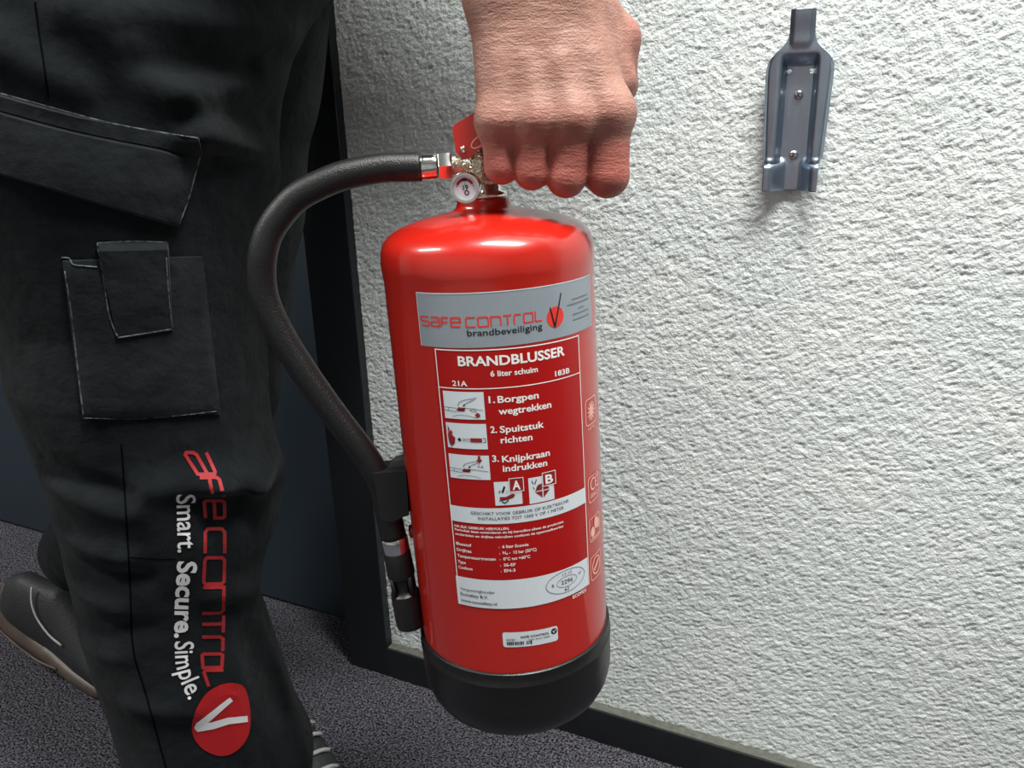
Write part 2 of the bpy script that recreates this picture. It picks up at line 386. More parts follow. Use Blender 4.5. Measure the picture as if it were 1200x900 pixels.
prof = [(0.0785, 0.045), (0.080, 0.052)] + [(RAD, z) for z in np.linspace(0.06, ZB + 0.0265, 14)]
prof += [(0.0808, ZB + 0.034), (0.0811, ZB + 0.0385), (0.0803, ZB + 0.0475), (0.0782, ZB + 0.0535), (0.0742, ZB + 0.0585), (0.067, ZB + 0.0630), (0.058, ZB + 0.0665), (0.048, ZB + 0.0692),
         (0.038, ZB + 0.0713), (0.028, ZB + 0.0730), (0.0235, ZB + 0.0742), (0.0210, ZB + 0.0762), (0.0200, ZB + 0.079), (0.0199, ZB + 0.0812), (0.0192, ZB + 0.0822), (0.012, ZB + 0.0824)]
V, F = lathe(prof, 128); mesh('body', V, F, M['red'], ext, label='glossy red steel cylinder')
boot = [(0.0815, ZB - 0.275), (0.0822, ZB - 0.2755), (0.0825, ZB - 0.2775), (0.0825, ZB - 0.285), (0.0831, ZB - 0.2858), (0.0831, ZB - 0.2875), (0.0824, ZB - 0.289), (0.0824, 0.036), (0.0815, 0.026), (0.079, 0.016), (0.0745, 0.0075), (0.069, 0.002), (0.062, 0.0), (0.0, 0.0)]
boot = [(0.0798, ZB - 0.275)] + boot
V, F = lathe(boot, 128); sharp(mesh('foot_ring', V, F, M['boot'], ext, label='black plastic foot'), 40)
# chrome neck ring, valve
V, F = lathe([(0.012, ZB + 0.082), (0.0172, ZB + 0.082), (0.0180, ZB + 0.0832), (0.0180, ZB + 0.0852), (0.0172, ZB + 0.0864), (0.0142, ZB + 0.0872), (0.0138, ZB + 0.0905), (0.0118, ZB + 0.0925), (0.0112, ZB + 0.097), (0.0, ZB + 0.097)], 64)
mesh('neck_ring', V, F, M['chrome'], ext)
V, F = lathe([(0.0, ZB + 0.090), (0.0122, ZB + 0.090), (0.013, ZB + 0.097), (0.0125, ZB + 0.108), (0.0118, ZB + 0.113), (0.009, ZB + 0.118), (0.0, ZB + 0.118)], 12)
sharp(mesh('valve_body', V, F, M['brass'], ext), 25)
HC = L(511, 195, 0.0)                                 # hose connector axis
hz = HC[2]
V, F = lathe([(0.0, -0.005), (0.0085, -0.005), (0.0085, 0.008), (0.0070, 0.012), (0.0070, 0.024), (0.0, 0.024)], 24, (0.002, 0, hz), (-1, 0, 0), (0, 0, 1))
sharp(mesh('valve_outlet', V, F, M['brass'], ext), 30)
xn = L(523, 195, 0)[0]; xf = L(513, 195, 0)[0]; xh = L(491, 195, 0)[0]
V, F = lathe([(0.006, 0), (0.0098, 0), (0.0104, 0.0012), (0.0104, 0.0085), (0.0098, 0.0098), (0.006, 0.0098)], 6, (xn + 0.0046, 0, hz), (-1, 0, 0), (0, 0.5, 0.866))
sharp(mesh('hose_nut', V, F, M['chrome'], ext), 25)
V, F = lathe([(0.006, 0), (0.0088, 0.0002), (0.0092, 0.001), (0.0090, 0.004), (0.0092, 0.009), (0.0092, 0.0132), (0.0086, 0.014), (0.006, 0.014)], 48, (xf, 0, hz), (-1, 0, 0), (0, 0, 1))
mesh('hose_ferrule', V, F, M['chrome'], ext)
# gauge
GC = L(545.5, 220, -0.034)
gd = np.array([GC[0] * 0.55, GC[1], -0.004]); gd /= np.linalg.norm(gd)
V, F = lathe([(0.0, -0.010), (0.0085, -0.010), (0.0104, -0.007), (0.0108, -0.004), (0.0108, 0.0008), (0.0104, 0.0020), (0.0088, 0.0020), (0.0085, 0.0004), (0.0, 0.0004)], 64, GC, gd, (0, 0, 1))
gauge = sharp(mesh('pressure_gauge', V, F, M['chrome'], ext), 40)
V, F = tube([GC - gd * 0.008, np.array([GC[0] * 0.3, -0.008, GC[2] - 0.002])], 0.0045, 16)
mesh('gauge_stem', V, F, M['brass'], ext)
gx = np.cross(gd, np.array([0, 0, 1.])); gx /= np.linalg.norm(gx); gx = -gx
if gx[0] < 0: gx = -gx
gz = np.cross(gx, gd); gz = gz if gz[2] > 0 else -gz
def gmap(a, b, lift): return GC + gx * a * 0.001 + gz * b * 0.001 + gd * (0.0006 + lift)
def gauge_part(name, fl, m, lift): mesh(name, [gmap(a, b, lift) for a, b in fl.V], fl.F, m, gauge, smooth=False)
gauge_part('dial', Flat().disc((0, 0), 8.5), M['glass'], 0.0002)
arc = lambda t0, t1, r: [(r * math.cos(t), r * math.sin(t)) for t in np.linspace(t0, t1, 14)]
gauge_part('red_zone', Flat().line(arc(2.75, 1.85, 5.9), 1.9, step=9).line(arc(1.3, 0.45, 5.9), 1.9, step=9), M['dark_red'], 0.0004)
gauge_part('dial_marks', Flat().line(arc(1.85, 1.3, 5.9), 2.1, step=9).text('19', -1.7, 2.2, -1.3, 3.6, 0.03).ring((0.8, -3.4), 1.4, 1.5, 0.8).line([(-6.4, 1.2), (-5.6, 1.7)], 0.6).line([(6.4, 1.2), (5.4, 1.7)], 0.6).line([(-3.6, 1.0), (-3.0, 1.4)], 0.4), M['ink'], 0.0005)
gauge_part('needle', Flat().line([(0, 0.6), (-0.1, 4.2)], 0.5, w2=0.3), mat('green_needle', srgb(60, 150, 130), 0.4), 0.0007)
# levers: lower carrying handle and upper squeeze lever, both folded sheet metal running to the right
HY, HZ = -0.004, L(640, 178, -0.004)[2]
def chan(path, w, h, t=0.0016, up=True):
    """open channel section swept along a path in the x-z plane"""
    sec = [(-w / 2, -h), (-w / 2, 0), (w / 2, 0), (w / 2, -h), (w / 2 - t, -h), (w / 2 - t, -t), (-w / 2 + t, -t), (-w / 2 + t, -h)]
    if not up: sec = [(a, -b) for a, b in sec]
    V = []; F = []; P = np.array(path, float); T = np.gradient(P, axis=0); T /= np.linalg.norm(T, axis=1)[:, None]
    for p, tt in zip(P, T):
        nn = np.array([-tt[1], tt[0]])
        for (a, b) in sec: V.append((p[0] + nn[0] * b, HY + a, p[1] + nn[1] * b))
    m = len(sec)
    for i in range(len(P) - 1):
        for k in range(m): F.append((i * m + k, i * m + (k + 1) % m, (i + 1) * m + (k + 1) % m, (i + 1) * m + k))
    F.append(tuple(range(m - 1, -1, -1))); F.append(tuple((len(P) - 1) * m + k for k in range(m)))
    return V, F
V, F = chan(smooth_path([(0.004, HZ - 0.006), (0.02, HZ - 0.008), (0.07, HZ - 0.006), (0.098, HZ - 0.008)], 20), 0.020, 0.012, up=False)
sharp(mesh('carry_handle', V, F, M['red'], ext, label='red folded steel carrying handle'), 30)
pa = lambda px, py: tuple(L(px, py, HY - 0.011)[[0, 2]])
poly = [pa(530, 151), pa(533, 145.5), pa(561, 129), pa(580, 124), pa(600, 132), pa(600, 150), pa(566, 172), pa(550, 186), pa(541, 187), pa(534, 178)]
for s in (-1, 1):
    yy = HY + s * 0.0105
    V, F = prism(poly, yy - 0.001, yy + 0.001, lambda a, b, c: (a, c, b))
    sharp(mesh('lever_cheek', V, F, M['red'], ext), 30)
topc = [poly[1], poly[2], poly[3], poly[4]]
V, F = chan(smooth_path([(topc[0][0] + 0.001, topc[0][1]), topc[1], topc[2], (0.06, HZ + 0.016), (0.10, HZ + 0.013)], 24), 0.0225, 0.006)
sharp(mesh('squeeze_lever', V, F, M['red'], ext, label='red squeeze lever'), 30)
rv = L(543, 175, HY - 0.012)
V, F = lathe([(0.0, 0.0022), (0.0018, 0.0018), (0.0026, 0.0006), (0.0026, -0.026), (0.0, -0.026)], 24, (rv[0], HY - 0.0118, rv[2]), (0, -1, 0), (1, 0, 0))
mesh('pivot_rivet', V, F, M['chrome'], ext)
ov = L(561, 166, HY - 0.0125)
fl = Flat().line([(0.0055 * math.cos(t) * 1000 * 1.0, 0.0034 * math.sin(t) * 1000 + 0.45 * 5.5 * math.cos(t)) for t in np.linspace(0, 2 * math.pi, 36, endpoint=False)], 0.7, closed=True, step=9)
mesh('embossed_ring', [(ov[0] + a * .001, HY - 0.0119, ov[2] + b * .001) for a, b in fl.V], fl.F, M['pink'], ext, smooth=False)
V, F = tube([(0.012, HY - 0.011, HZ + 0.002), (0.012, HY + 0.016, HZ + 0.002)], 0.0016, 12); mesh('safety_pin', V, F, M['chrome'], ext)
t_ = np.linspace(0, 2 * math.pi, 41)
V, F = tube(np.stack([0.012 + 0.011 * np.sin(t_), np.full(41, HY + 0.017), HZ + 0.002 - 0.011 + 0.011 * np.cos(t_)], 1), 0.0011, 10, cap=False); mesh('pin_ring', V, F, M['chrome'], ext)
# hose
hp = [(494, 195.5, 0.0), (470, 196, 0.0), (447, 197, 0.0), (405, 205, -0.002), (378, 215, -0.004), (350, 230, -0.006), (330, 250, -0.008), (315, 273, -0.01), (308, 297, -0.012), (306.5, 322, -0.012), (310, 348, -0.012), (320, 374, -0.012),
      (335, 402, -0.012), (354, 432, -0.012), (376, 464, -0.012), (398, 494, -0.012), (418, 520, -0.012), (434, 543, -0.012), (444, 562, -0.012), (450, 580, -0.012), (456, 605, -0.012), (461, 628, -0.012)]
V, F = tube(smooth_path([L(*p) for p in hp], 150), 0.0106, 28); mesh('hose', V, F, M['rubber'], ext, label='bent black rubber discharge hose')
n0 = L(461.5, 629, -0.012); n1 = L(482, 731, -0.012); nd = n1 - n0; nl = np.linalg.norm(nd); nd /= nl
V, F = lathe([(0.0095, -0.001), (0.0108, 0.0), (0.0112, 0.0015), (0.0112, 0.0115), (0.0106, 0.013), (0.0095, 0.0135)], 48, n0, nd, (0, 1, 0)); mesh('hose_clamp_ring', V, F, M['chrome'], ext)
V, F = lathe([(0.0, 0.012), (0.0104, 0.012), (0.0112, 0.014), (0.0116, 0.034), (0.0112, 0.036), (0.0088, 0.038), (0.0080, 0.048), (0.0088, 0.050), (0.0118, 0.052), (0.0122, 0.055), (0.0126, nl - 0.004), (0.0122, nl), (0.0105, nl), (0.0095, nl - 0.02), (0.0, nl - 0.02)], 48, n0, nd, (0, 1, 0))
noz = sharp(mesh('nozzle', V, F, M['plastic'], ext, label='black plastic nozzle'), 35)
for k in range(4):
    a = math.pi * (k / 2 + 0.25); e1 = np.array([0, 1., 0]); e1 = e1 - nd * (e1 @ nd); e1 /= np.linalg.norm(e1); e2 = np.cross(nd, e1); dd = e1 * math.cos(a) + e2 * math.sin(a)
    V, F = tube([n0 + nd * 0.035 + dd * 0.0102, n0 + nd * 0.0535 + dd * 0.0102], 0.0022, 8); mesh('nozzle_rib', V, F, M['plastic'], noz)
# hose clip on the side of the cylinder
c0 = L(455, 575, -0.012)
def clip_pt(px, py, y): return L(px, py, y)
q = [clip_pt(*p, -0.024) for p in ((437, 555), (476, 552), (479, 604), (472, 606), (460, 612), (446, 608))]
V = q + [p + np.array([0, 0.026, 0]) for p in q]; n = len(q)
F = [tuple(range(n)), tuple(range(2 * n - 1, n - 1, -1))] + [(i, i + n, (i + 1) % n + n, (i + 1) % n) for i in range(n)]
clip = mesh('hose_clip', V, F, M['plastic'], ext, smooth=False, label='black plastic clip holding the nozzle')
q = [clip_pt(*p, -0.014) for p in ((455, 549), (462, 541), (473, 538), (478, 540), (478, 547), (462, 551))]
V = q + [p + np.array([0, 0.012, 0]) for p in q]; n = len(q)
mesh('clip_tongue', V, [tuple(range(n)), tuple(range(2 * n - 1, n - 1, -1))] + [(i, i + n, (i + 1) % n + n, (i + 1) % n) for i in range(n)], mat('grey_clip_rubber', srgb(64, 66, 66), 0.6), clip, smooth=False)
for (px, py, hgt) in ((479.5, 592, 0.008), (485.5, 626, 0.006)):
    z = L(px, py, -0.012)[2]; th = -math.pi / 2 + 0.08
    V, F = lathe([(0.0, 0.0030), (0.003, 0.0028), (0.0042, 0.0016), (0.0042, -0.002)], 24, (RAD * math.sin(th), -RAD * math.cos(th), z), (math.sin(th), -math.cos(th), 0), (0, 0, 1))
    V = [(v[0], v[1], z + (v[2] - z) * hgt / 0.0042) for v in V]
    mesh('weld_stud', V, F, M['red'], ext)

# ---- printed labels: (s, h) in millimetres around the cylinder
def wrap(s, h, lift):
    th = s / 1000.0 / RAD; r = RAD + lift
    return (r * math.sin(th), -r * math.cos(th), ZB + h / 1000.0)
def print_on(name, fl, m, parent, lift, label=None, skew=-0.016):
    return mesh(name, [wrap(a, b + skew * a, lift) for a, b in fl.V], fl.F, m, parent, smooth=False, label=label)
K1, K2, K3, K4 = 0.00025, 0.00045, 0.00065, 0.00085
gl = print_on('company_label', Flat().rect(-55.4, 91.5, -12.7, 25.5), M['grey'], ext, K1, 'silver grey company label', -0.006)
print_on('label_edge', Flat().rect(-55.4, 91.5, 24.9, 25.5).rect(-55.4, -54.9, -12.7, 25.5).rect(91.0, 91.5, -12.7, 25.5), M['pale'], gl, K2, None, -0.006)
# square stroke letters in a unit cell
GLY = {
    's': ([[(1, 1), (0.12, 1), (0, .88), (0, .6), (.1, .5), (.9, .5), (1, .4), (1, .1), (.9, 0), (0, 0)]], 1.0),
    'a': ([[(0, 1), (.9, 1), (1, .9), (1, 0), (.1, 0), (0, .1), (0, .42), (.1, .52), (1, .52)]], 1.0),
    'f': ([[(1, 1), (.12, 1), (0, .88), (0, 0)], [(0, .5), (.85, .5)]], 0.8),
    'e': ([[(1, 0), (.1, 0), (0, .1), (0, .9), (.1, 1), (.9, 1), (1, .9), (1, .5), (0, .5)]], 1.0),
    'c': ([[(1, 1), (.14, 1), (0, .86), (0, .14), (.14, 0), (1, 0)]], 1.0),
    'o': ([[(.1, 0), (.9, 0), (1, .1), (1, .9), (.9, 1), (.1, 1), (0, .9), (0, .1), (.1, 0)]], 1.05),
    'n': ([[(0, 0), (0, 1), (.86, 1), (1, .86), (1, 0)]], 1.0),
    't': ([[(0, 1), (1, 1)], [(.5, 1), (.5, 0)]], 0.85),
    'r': ([[(0, 0), (0, .86), (.14, 1), (1, 1)]], 0.75),
    'q': ([[(0, 1), (.9, 1), (1, .9), (1, 0), (.1, 0), (0, .1), (0, .9), (.1, 1)]], 1.0),
    'l': ([[(0, 1.1), (0, .14), (.14, 0), (1, 0)]], 0.75)}
def stroke_word(fl, word, a0, a1, b0, hgt, w, gap=0.28):
    tot = sum(GLY[c][1] for c in word) + gap * (len(word) - 1); k = (a1 - a0) / tot; x = a0
    for c in word:
        st, wd = GLY[c]
        for pl in st: fl.line([(x + p[0] * wd * k, b0 + p[1] * hgt) for p in pl], w, step=4)
        x += (wd + gap) * k
    return fl
fl = stroke_word(Flat(), 'safe', -53.0, -22.2, 2.3, 6.3, 1.2); stroke_word(fl, 'contrql', -18.2, 35.0, 2.0, 6.5, 1.0)
print_on('lettering', fl, M['logo_red'], gl, K2, 'red SAFE CONTROL lettering', -0.006)
print_on('lettering', Flat().text('brandbeveiliging', -18.0, 34.9, -4.2, 4.6, 0.008), M['ink'], gl, K2, None, -0.002)
print_on('logo_disc', Flat().disc((46.2, 2.4), 7.3), M['logo_red'], gl, K2, None, 0)
print_on('logo_tick', Flat().line([(41.9, 9.8), (45.1, -4.4)], 0.9, w2=1.4).line([(45.1, -4.8), (52.1, 18.3)], 1.5, w2=0.9), M['ink'], gl, K3, None, 0)
fl = Flat()
for (a0, a1, b) in ((63, 84, 11.6), (57.5, 86, 8.2), (70, 78, 4.0), (63.5, 86, 0.6), (63, 86, -3.4)):
    a = a0
    while a < a1:
        w_ = 0.7 + rng.random() * 1.1; fl.rect(a, min(a + w_, a1), b - 0.45, b + 0.45); a += w_ + 0.45
print_on('small_print', fl, M['grey_ink'], gl, K2, None, 0)

il = print_on('instruction_label', Flat().rect(-45.0, 69.5, -217.2, -14.0), M['red_label'], ext, K1, 'red and white instruction label with lettering')
fl = Flat()
FL, FR = -43.6, 69.0
for (a0, a1, b0, b1) in ((FL, FR, -15.0, -14.2), (FL, FL + 0.8, -217.5, -14.2), (FR - 0.8, FR, -217.5, -14.2), (FL, FR, -42.6, -41.9)): fl.rect(a0, a1, b0, b1)
print_on('white_frame', fl, M['white'], il, K2)
big = Flat().text('BRANDBLUSSER', -26.4, 53.0, -25.6, 7.0, 0.028)
big.text('6 liter schuim', -4.2, 29.5, -33.6, 4.2, 0.02).text('21A', -32, -21, -40.4, 4.0, 0.02).text('183B', 43.2, 56.9, -39.6, 4.0, 0.02)
for (t, a0, a1, b) in (('1.', -6.8, -2.4, -52.8), ('Borgpen', -0.6, 29, -52.9), ('wegtrekken', -0.6, 38.6, -61.6), ('2.', -7.2, -2.6, -75.0), ('Spuitstuk', -0.6, 31.8, -75.2), ('richten', -0.6, 22.4, -83.2), ('3.', -7.6, -2.8, -97.0), ('Knijpkraan', -0.6, 35.2, -97.7), ('indrukken', -0.6, 32.6, -105.0)):
    big.text(t, a0, a1, b, 5.1, 0.022)
print_on('lettering', big, M['white'], il, K2, 'white BRANDBLUSSER heading and three steps')
tiny = Flat()
tiny.text('NA ELK GEBRUIK HERVULLEN.', -41.2, 1.0, -151.0, 2.0, 0.02).text('Periodiek laten controleren en bij hervulling alleen de producten,', -41.2, 44, -154.0, 2.0, 0.02).text('onderdelen en drijfgas gebruiken conform de typegoedkeuring.', -41.2, 43.8, -157.6, 2.0, 0.02)
for (t, v, a1, w_, b) in (('Blusstof', '6 liter Ecomix', -28.6, 14.5, -165.9), ('Drijfgas', 'N\u2082 -  12 bar (20\u00b0C)', -29, 20, -171.0), ('Temperatuurgrenzen', '0\u00b0C tot +60\u00b0C', -10.8, 15, -176.1), ('Type', 'S6-EF', -34.5, 3.6, -181.2), ('Conform', 'EN-3', -29.4, 3.2, -185.9)):
    tiny.text(t, -41.2, a1, b, 2.5, 0.02).text(':', -7.8, -7.3, b, 1.7, 0.02).text(v, -5.2, w_, b, 2.5, 0.02)
print_on('lettering', Flat().text('ECOFEX', 49, 64.6, -221.4, 3.0, 0.02), M['white'], il, K2)
print_on('lettering', tiny, M['white'], il, K2, 'small white lines of print')
print_on('white_band', Flat().rect(FL, FR, -146.2, -133.5), M['pale'], il, K2)
print_on('lettering', Flat().text('GESCHIKT VOOR GEBRUIK OP ELEKTRISCHE', -26.8, 49.4, -138.8, 2.5), M['ink'], il, K3)
print_on('lettering', Flat().text('INSTALLATIES TOT 1000 V OP 1 METER', -21.4, 44.6, -142.9, 2.5), M['ink'], il, K3)
print_on('white_field', Flat().rect(FL - 1.0, FR - 1.2, -217.2, -192.8), M['pale'], il, K2)
print_on('lettering', Flat().text('Vergunninghouder', -41.3, -13.4, -204.2, 2.5).text('Ecosafety B.V.', -41.5, -19, -208.9, 2.7, 0.008).text('www.ecosafety.nl', -41.7, -12.6, -214.2, 2.6, 0.008), M['ink'], il, K3)
st = Flat().ring((44.3, -203.6), 18.6, 9.4, 0.4).ring((44.3, -203.8), 9.4, 4.4, 0.35)
st.text('2296', 38.6, 49.8, -205.4, 3.6, 0.01).text('B', 30.6, 32.4, -205.0, 2.8).text('13 10', 40.3, 49.0, -198.2, 2.2).text('62', 41.6, 45.8, -211.4, 2.6, 0.01).text('A7', 55.8, 59.4, -203.0, 2.6)
print_on('approval_stamp', st, mat('violet_ink', srgb(70, 62, 84), 0.5), il, K3)
# pictograms
pic = [(-40.2, -10.0, -65.0, -44.6), (-40.2, -10.0, -87.4, -68.2), (-40.4, -9.8, -111.0, -92.2)]
for k, (a0, a1, b0, b1) in enumerate(pic):
    pt = print_on('pictogram', Flat().rect(a0, a1, b0, b1), M['pale'], il, K2)
    W_, H_ = a1 - a0, b1 - b0
    g = lambda pts: [(a0 + x * W_, b0 + y * H_) for x, y in pts]
    ln = Flat(); rd = Flat()
    if k != 1:
        up_ = 0.0 if k == 0 else -0.03
        ln.line(g([(0, .42), (.32, .40)]), .35).line(g([(0, .30), (.32, .27)]), .35).line(g([(.12, .42), (.12, .29)]), .3)
        ln.line(g([(.36, .50), (.40, .62), (.52, .70), (.82, .80), (.76, .72), (.56, .58), (.48, .48)]), .35)
        ln.line(g([(.5, .42), (.72, .40), (.96, .34)]), .35).line(g([(.2, .08), (.36, .16), (.6, .14), (.78, .06)]), .3)
        ln.disc((a0 + .52 * W_, b0 + .52 * H_), .7, n=12)
        rd.poly(g([(.34, .30), (.52, .30), (.54, .42), (.36, .44)])); ln.line(g([(.32, .36), (.42, .32), (.54, .40)]), .9)
        if k == 0: ln.line(g([(.64, .34), (.7, .28), (.8, .3), (.74, .38), (.64, .34)]), .3); rd.fan(g([(.82, .16)])[0], g([(.76, .18), (.82, .26), (.88, .2), (.88, .1), (.8, .07)]))
        else: rd.poly(g([(.70, .84), (.84, .84), (.77, .68)])).rect(a0 + .74 * W_, a0 + .80 * W_, b0 + .82 * H_, b0 + .99 * H_); ln.line(g([(.76, .64), (.72, .54), (.84, .5), (.82, .62)]), .3)
    else:
        rd.poly(g([(.05, .9), (.09, .72), (.04, .6)])).poly(g([(.03, .55), (.1, .7), (.16, .5), (.22, .42), (.2, .2), (.1, .06), (.05, .2)])).poly(g([(.12, .74), (.17, .6), (.11, .56)]))
        rd.rect(a0 + .60 * W_, a0 + .88 * W_, b0 + .28 * H_, b0 + .44 * H_)
        ln.poly(g([(.27, .36), (.33, .44), (.38, .36), (.33, .28)])).line(g([(.4, .42), (.46, .36), (.4, .3)]), .35).line(g([(.46, .40), (.6, .40)]), .3).line(g([(.46, .32), (.6, .32)]), .3).line(g([(.9, .44), (.96, .44), (.96, .28), (.9, .28)]), .4)
        ln.line(g([(.08, .4), (.14, .14), (.2, .3)]), .4)
    print_on('pictogram_lines', ln, M['ink'], il, K3); print_on('pictogram_red', rd, M['dark_red'], il, K3)
for (let, a0, a1, b0, b1, t0, t1, tb0, tb1) in (('A', -7.8, 12.0, -131.4, -112.8, 3.2, 13.4, -121.0, -110.6), ('B', 17.2, 37.0, -132.6, -112.2, 28.0, 38.6, -120.4, -110.0)):
    print_on('class_symbol', Flat().rect(a0, a1, b0, b1), M['pale'], il, K2)
    print_on('class_tag', Flat().rect(t0, t1, tb0, tb1), M['dark_red'], il, K3)
    print_on('lettering', Flat().text(let, t0 + 2.2, t1 - 2.2, tb0 + 1.6, 7.0, 0.03).line([(t0, tb0), (t1, tb0), (t1, tb1), (t0, tb1)], 0.5, closed=True), M['white'], il, K4)
    x = Flat(); y = Flat()
    if let == 'A':
        x.poly([(a0 + 5, -121), (a0 + 7, -116), (a0 + 8.2, -117), (a0 + 6.4, -121.5)]).poly([(a0 + 3, -121.5), (a0 + 4, -119), (a0 + 4.4, -121)]).poly([(a0 + 9, -121.5), (a0 + 9.4, -119.5), (a0 + 8.4, -122)])
        y.poly([(a0 + 3.4, -127), (a0 + 3.6, -124.6), (a0 + 8, -124.8), (a0 + 13, -122.4), (a0 + 15, -123.6), (a0 + 12.5, -125.8), (a0 + 9, -126.8)])
        x.line([(a0 + 3, -128), (a0 + 14, -125)], 0.6).line([(a0 + 5, -128.5), (a0 + 7, -129.6), (a0 + 10, -127.2)], 0.8)
    else:
        cx, cy = a0 + 10.6, -123.4
        y.poly([(cx - .5, cy + .5), (cx - .5, cy + 5.8), (cx - 3.4, cy + 4.2), (cx - 5.8, cy + .5)]).poly([(cx + .5, cy + .5), (cx + 5.6, cy + .5), (cx + 2.5, cy + 3.6), (cx + .5, cy + 3.6)]).poly([(cx - .5, cy - .5), (cx - 6, cy - .5), (cx - .5, cy - 5.6)]).poly([(cx + .5, cy - .5), (cx + 5.6, cy - .5), (cx + .5, cy - 5.6)])
        x.line([(a0 + 2.6, -114.5), (a0 + 3.6, -117)], .6).line([(a0 + 6.2, -114), (a0 + 4.6, -117.4)], .7).line([(a0 + 3.4, -119.5), (a0 + 4, -121.5)], .5).line([(a0 + 5, -123.6), (a0 + 6.4, -119.6), (a0 + 8.4, -118)], .5)
    print_on('class_symbol_lines', x, M['ink'], il, K3); print_on('class_symbol_red', y, M['dark_red'], il, K3)
# approval symbols to the right of the frame
for k, (b0, b1) in enumerate(((-86.5, -66.0), (-149.6, -128.6), (-183.0, -163.0), (-217.0, -196.2))):
    a0, a1 = 74.0 - 0.6 * k, 93.0 - 0.6 * k; r = 3.0; s = Flat()
    P_ = []
    for (cx, cy, t0) in ((a1 - r, b1 - r, 0), (a0 + r, b1 - r, math.pi / 2), (a0 + r, b0 + r, math.pi), (a1 - r, b0 + r, 1.5 * math.pi)):
        P_ += [(cx + r * math.cos(t0 + q_), cy + r * math.sin(t0 + q_)) for q_ in np.linspace(0, math.pi / 2, 5)]
    s.line(P_, 0.75, closed=True); cx, cy = (a0 + a1) / 2, (b0 + b1) / 2
    if k == 0:
        for j in range(6):
            t = math.pi * j / 6; s.line([(cx - 6.5 * math.cos(t), cy - 7.5 * math.sin(t)), (cx + 6.5 * math.cos(t), cy + 7.5 * math.sin(t))], 1.5)
        s.text('+5\u00b0C', a0 + 2, a1 - 4, b0 - 4.2, 2.6, 0.01)
    elif k == 1:
        s.line([(cx - 1 + 4.6 * math.cos(t), cy + 3.6 + 4.6 * math.sin(t)) for t in np.linspace(0.9, 2 * math.pi - 0.9, 14)], 1.3); s.line([(cx + 7 + 4.6 * math.cos(t), cy + 3.6 + 4.6 * math.sin(t)) for t in np.linspace(1.1, 2 * math.pi - 1.1, 14)], 1.3).line([(cx + 3, cy + 3.6), (cx + 6, cy + 3.6)], 1.2); s.text('0062', a0 + 3, a1 - 3, b0 + 3, 4, 0.01)
    elif k == 2:
        s.disc((cx - 4.5, cy - 2.5), 3.6, 4.4, 18).disc((cx + 1.5, cy + 3.5), 3.4, 5.2, 18).disc((cx + 5.4, cy + 1.5), 3.0, 4.6, 18).rect(a0 + 2, a1 - 2, b0 + 1.4, b0 + 2.6)
    else:
        s.ring((cx, cy + 0.5), 6.8, 7.4, 1.2).line([(cx - 4.5, cy - 2.5), (cx + 4.5, cy + 4)], 2.6).line([(cx - 6.4, cy - 4), (cx - 1, cy - 7.4), (cx + 6.4, cy - 4)], .8)
    print_on('approval_symbol', s, M['pink'], ext, K2)
# inspection sticker
sk = print_on('inspection_sticker', Flat().rrect(-10.4, 33.4, -251.4, -238.2, 2.0), M['pale'], ext, K1, 'small white barcode sticker', -0.045)
fl = Flat()
x = -7.4
while x < 11.5:
    w_ = 0.25 + rng.random() * 0.75
    if not (5.6 < x < 7.6): fl.rect(x, x + w_, -249.4, -246.4)
    x += w_ + 0.25 + rng.random() * 0.35
fl.text('SAFE CONTROL', 3.4, 26.2, -243.6, 1.9, 0.02).text('00981', -7.6, -1.0, -245.6, 1.8).text('Smart. Secure. Simple.', 9.4, 26.6, -246.2, 1.3, 0.01)
print_on('lettering', fl, M['ink'], sk, K2, None, -0.045)
print_on('sticker_logo', Flat().disc((30.2, -242.2), 2.5), M['ink'], sk, K2, None, -0.045)
print_on('sticker_tick', Flat().line([(29.0, -241.4), (29.8, -243.4), (31.6, -240.6)], 0.5), M['white'], sk, K3, None, -0.045)

# ------------------------------------------------------------------ wall bracket
BW = lambda px, py, y: CAM + ray(px, py) * ((y - CAM[1]) / ray(px, py)[1])
zt, zb = BW(943, 10, WALL_Y - 0.015)[2], BW(919, 224, WALL_Y - 0.016)[2]
bx = BW(935, 110, WALL_Y - 0.012)[0]
brk = empty('wall_bracket', (bx, WALL_Y, zb)); tag(brk, 'zinc plated steel wall bracket screwed to the white plaster wall', 'bracket')
HB = zt - zb
def half_width(b):     # b = 0 bottom .. 1 top
    xs = [0, .01, .145, .155, .168, .19, .64, .68, .71, .735, .755, .775, .795, .815, .835, .855, .88, 1.0]
    ws = [.0268, .0275, .0275, .0262, .0275, .0292, .0322, .0322, .0314, .0298, .0274, .0240, .0200, .0164, .0141, .0128, .0122, .0116]
    return float(np.interp(b, xs, ws))
NB, NA = 150, 56
V = []; F = []
sm = lambda x, a, b: (lambda t: t * t * (3 - 2 * t))(min(max((x - a) / (b - a), 0), 1))
for i in range(NB + 1):
    b = i / NB; w_ = half_width(b)
    for j in range(NA + 1):
        c = -1 + 2 * j / NA; a = c * w_; q_ = abs(a)
        flat = 0.0172
        rim = 0.003 + 0.013 * sm(q_, flat - 0.004, flat + 0.003) - 0.004 * sm(q_, w_ - 0.004, w_)
        jaw = 0.004 + 0.018 * sm(q_, 0.006, 0.024)
        neck = 0.018 - 0.003 * sm(q_, 0.006, 0.012)
        d_ = rim + (jaw - rim) * (1 - sm(b, .14, .20))
        d_ = d_ + (0.016 - d_) * sm(b, .70, .775) * 1.0
        d_ = d_ + (neck - d_) * sm(b, .78, .84)
        groove = 0.0035 * math.exp(-((b - .155) / .012) ** 2) * sm(q_, 0.010, 0.02)
        d_ -= groove
        lean = 0.003 * sm(b, .85, 1.0)
        V.append((a, -d_ - lean, b * HB))
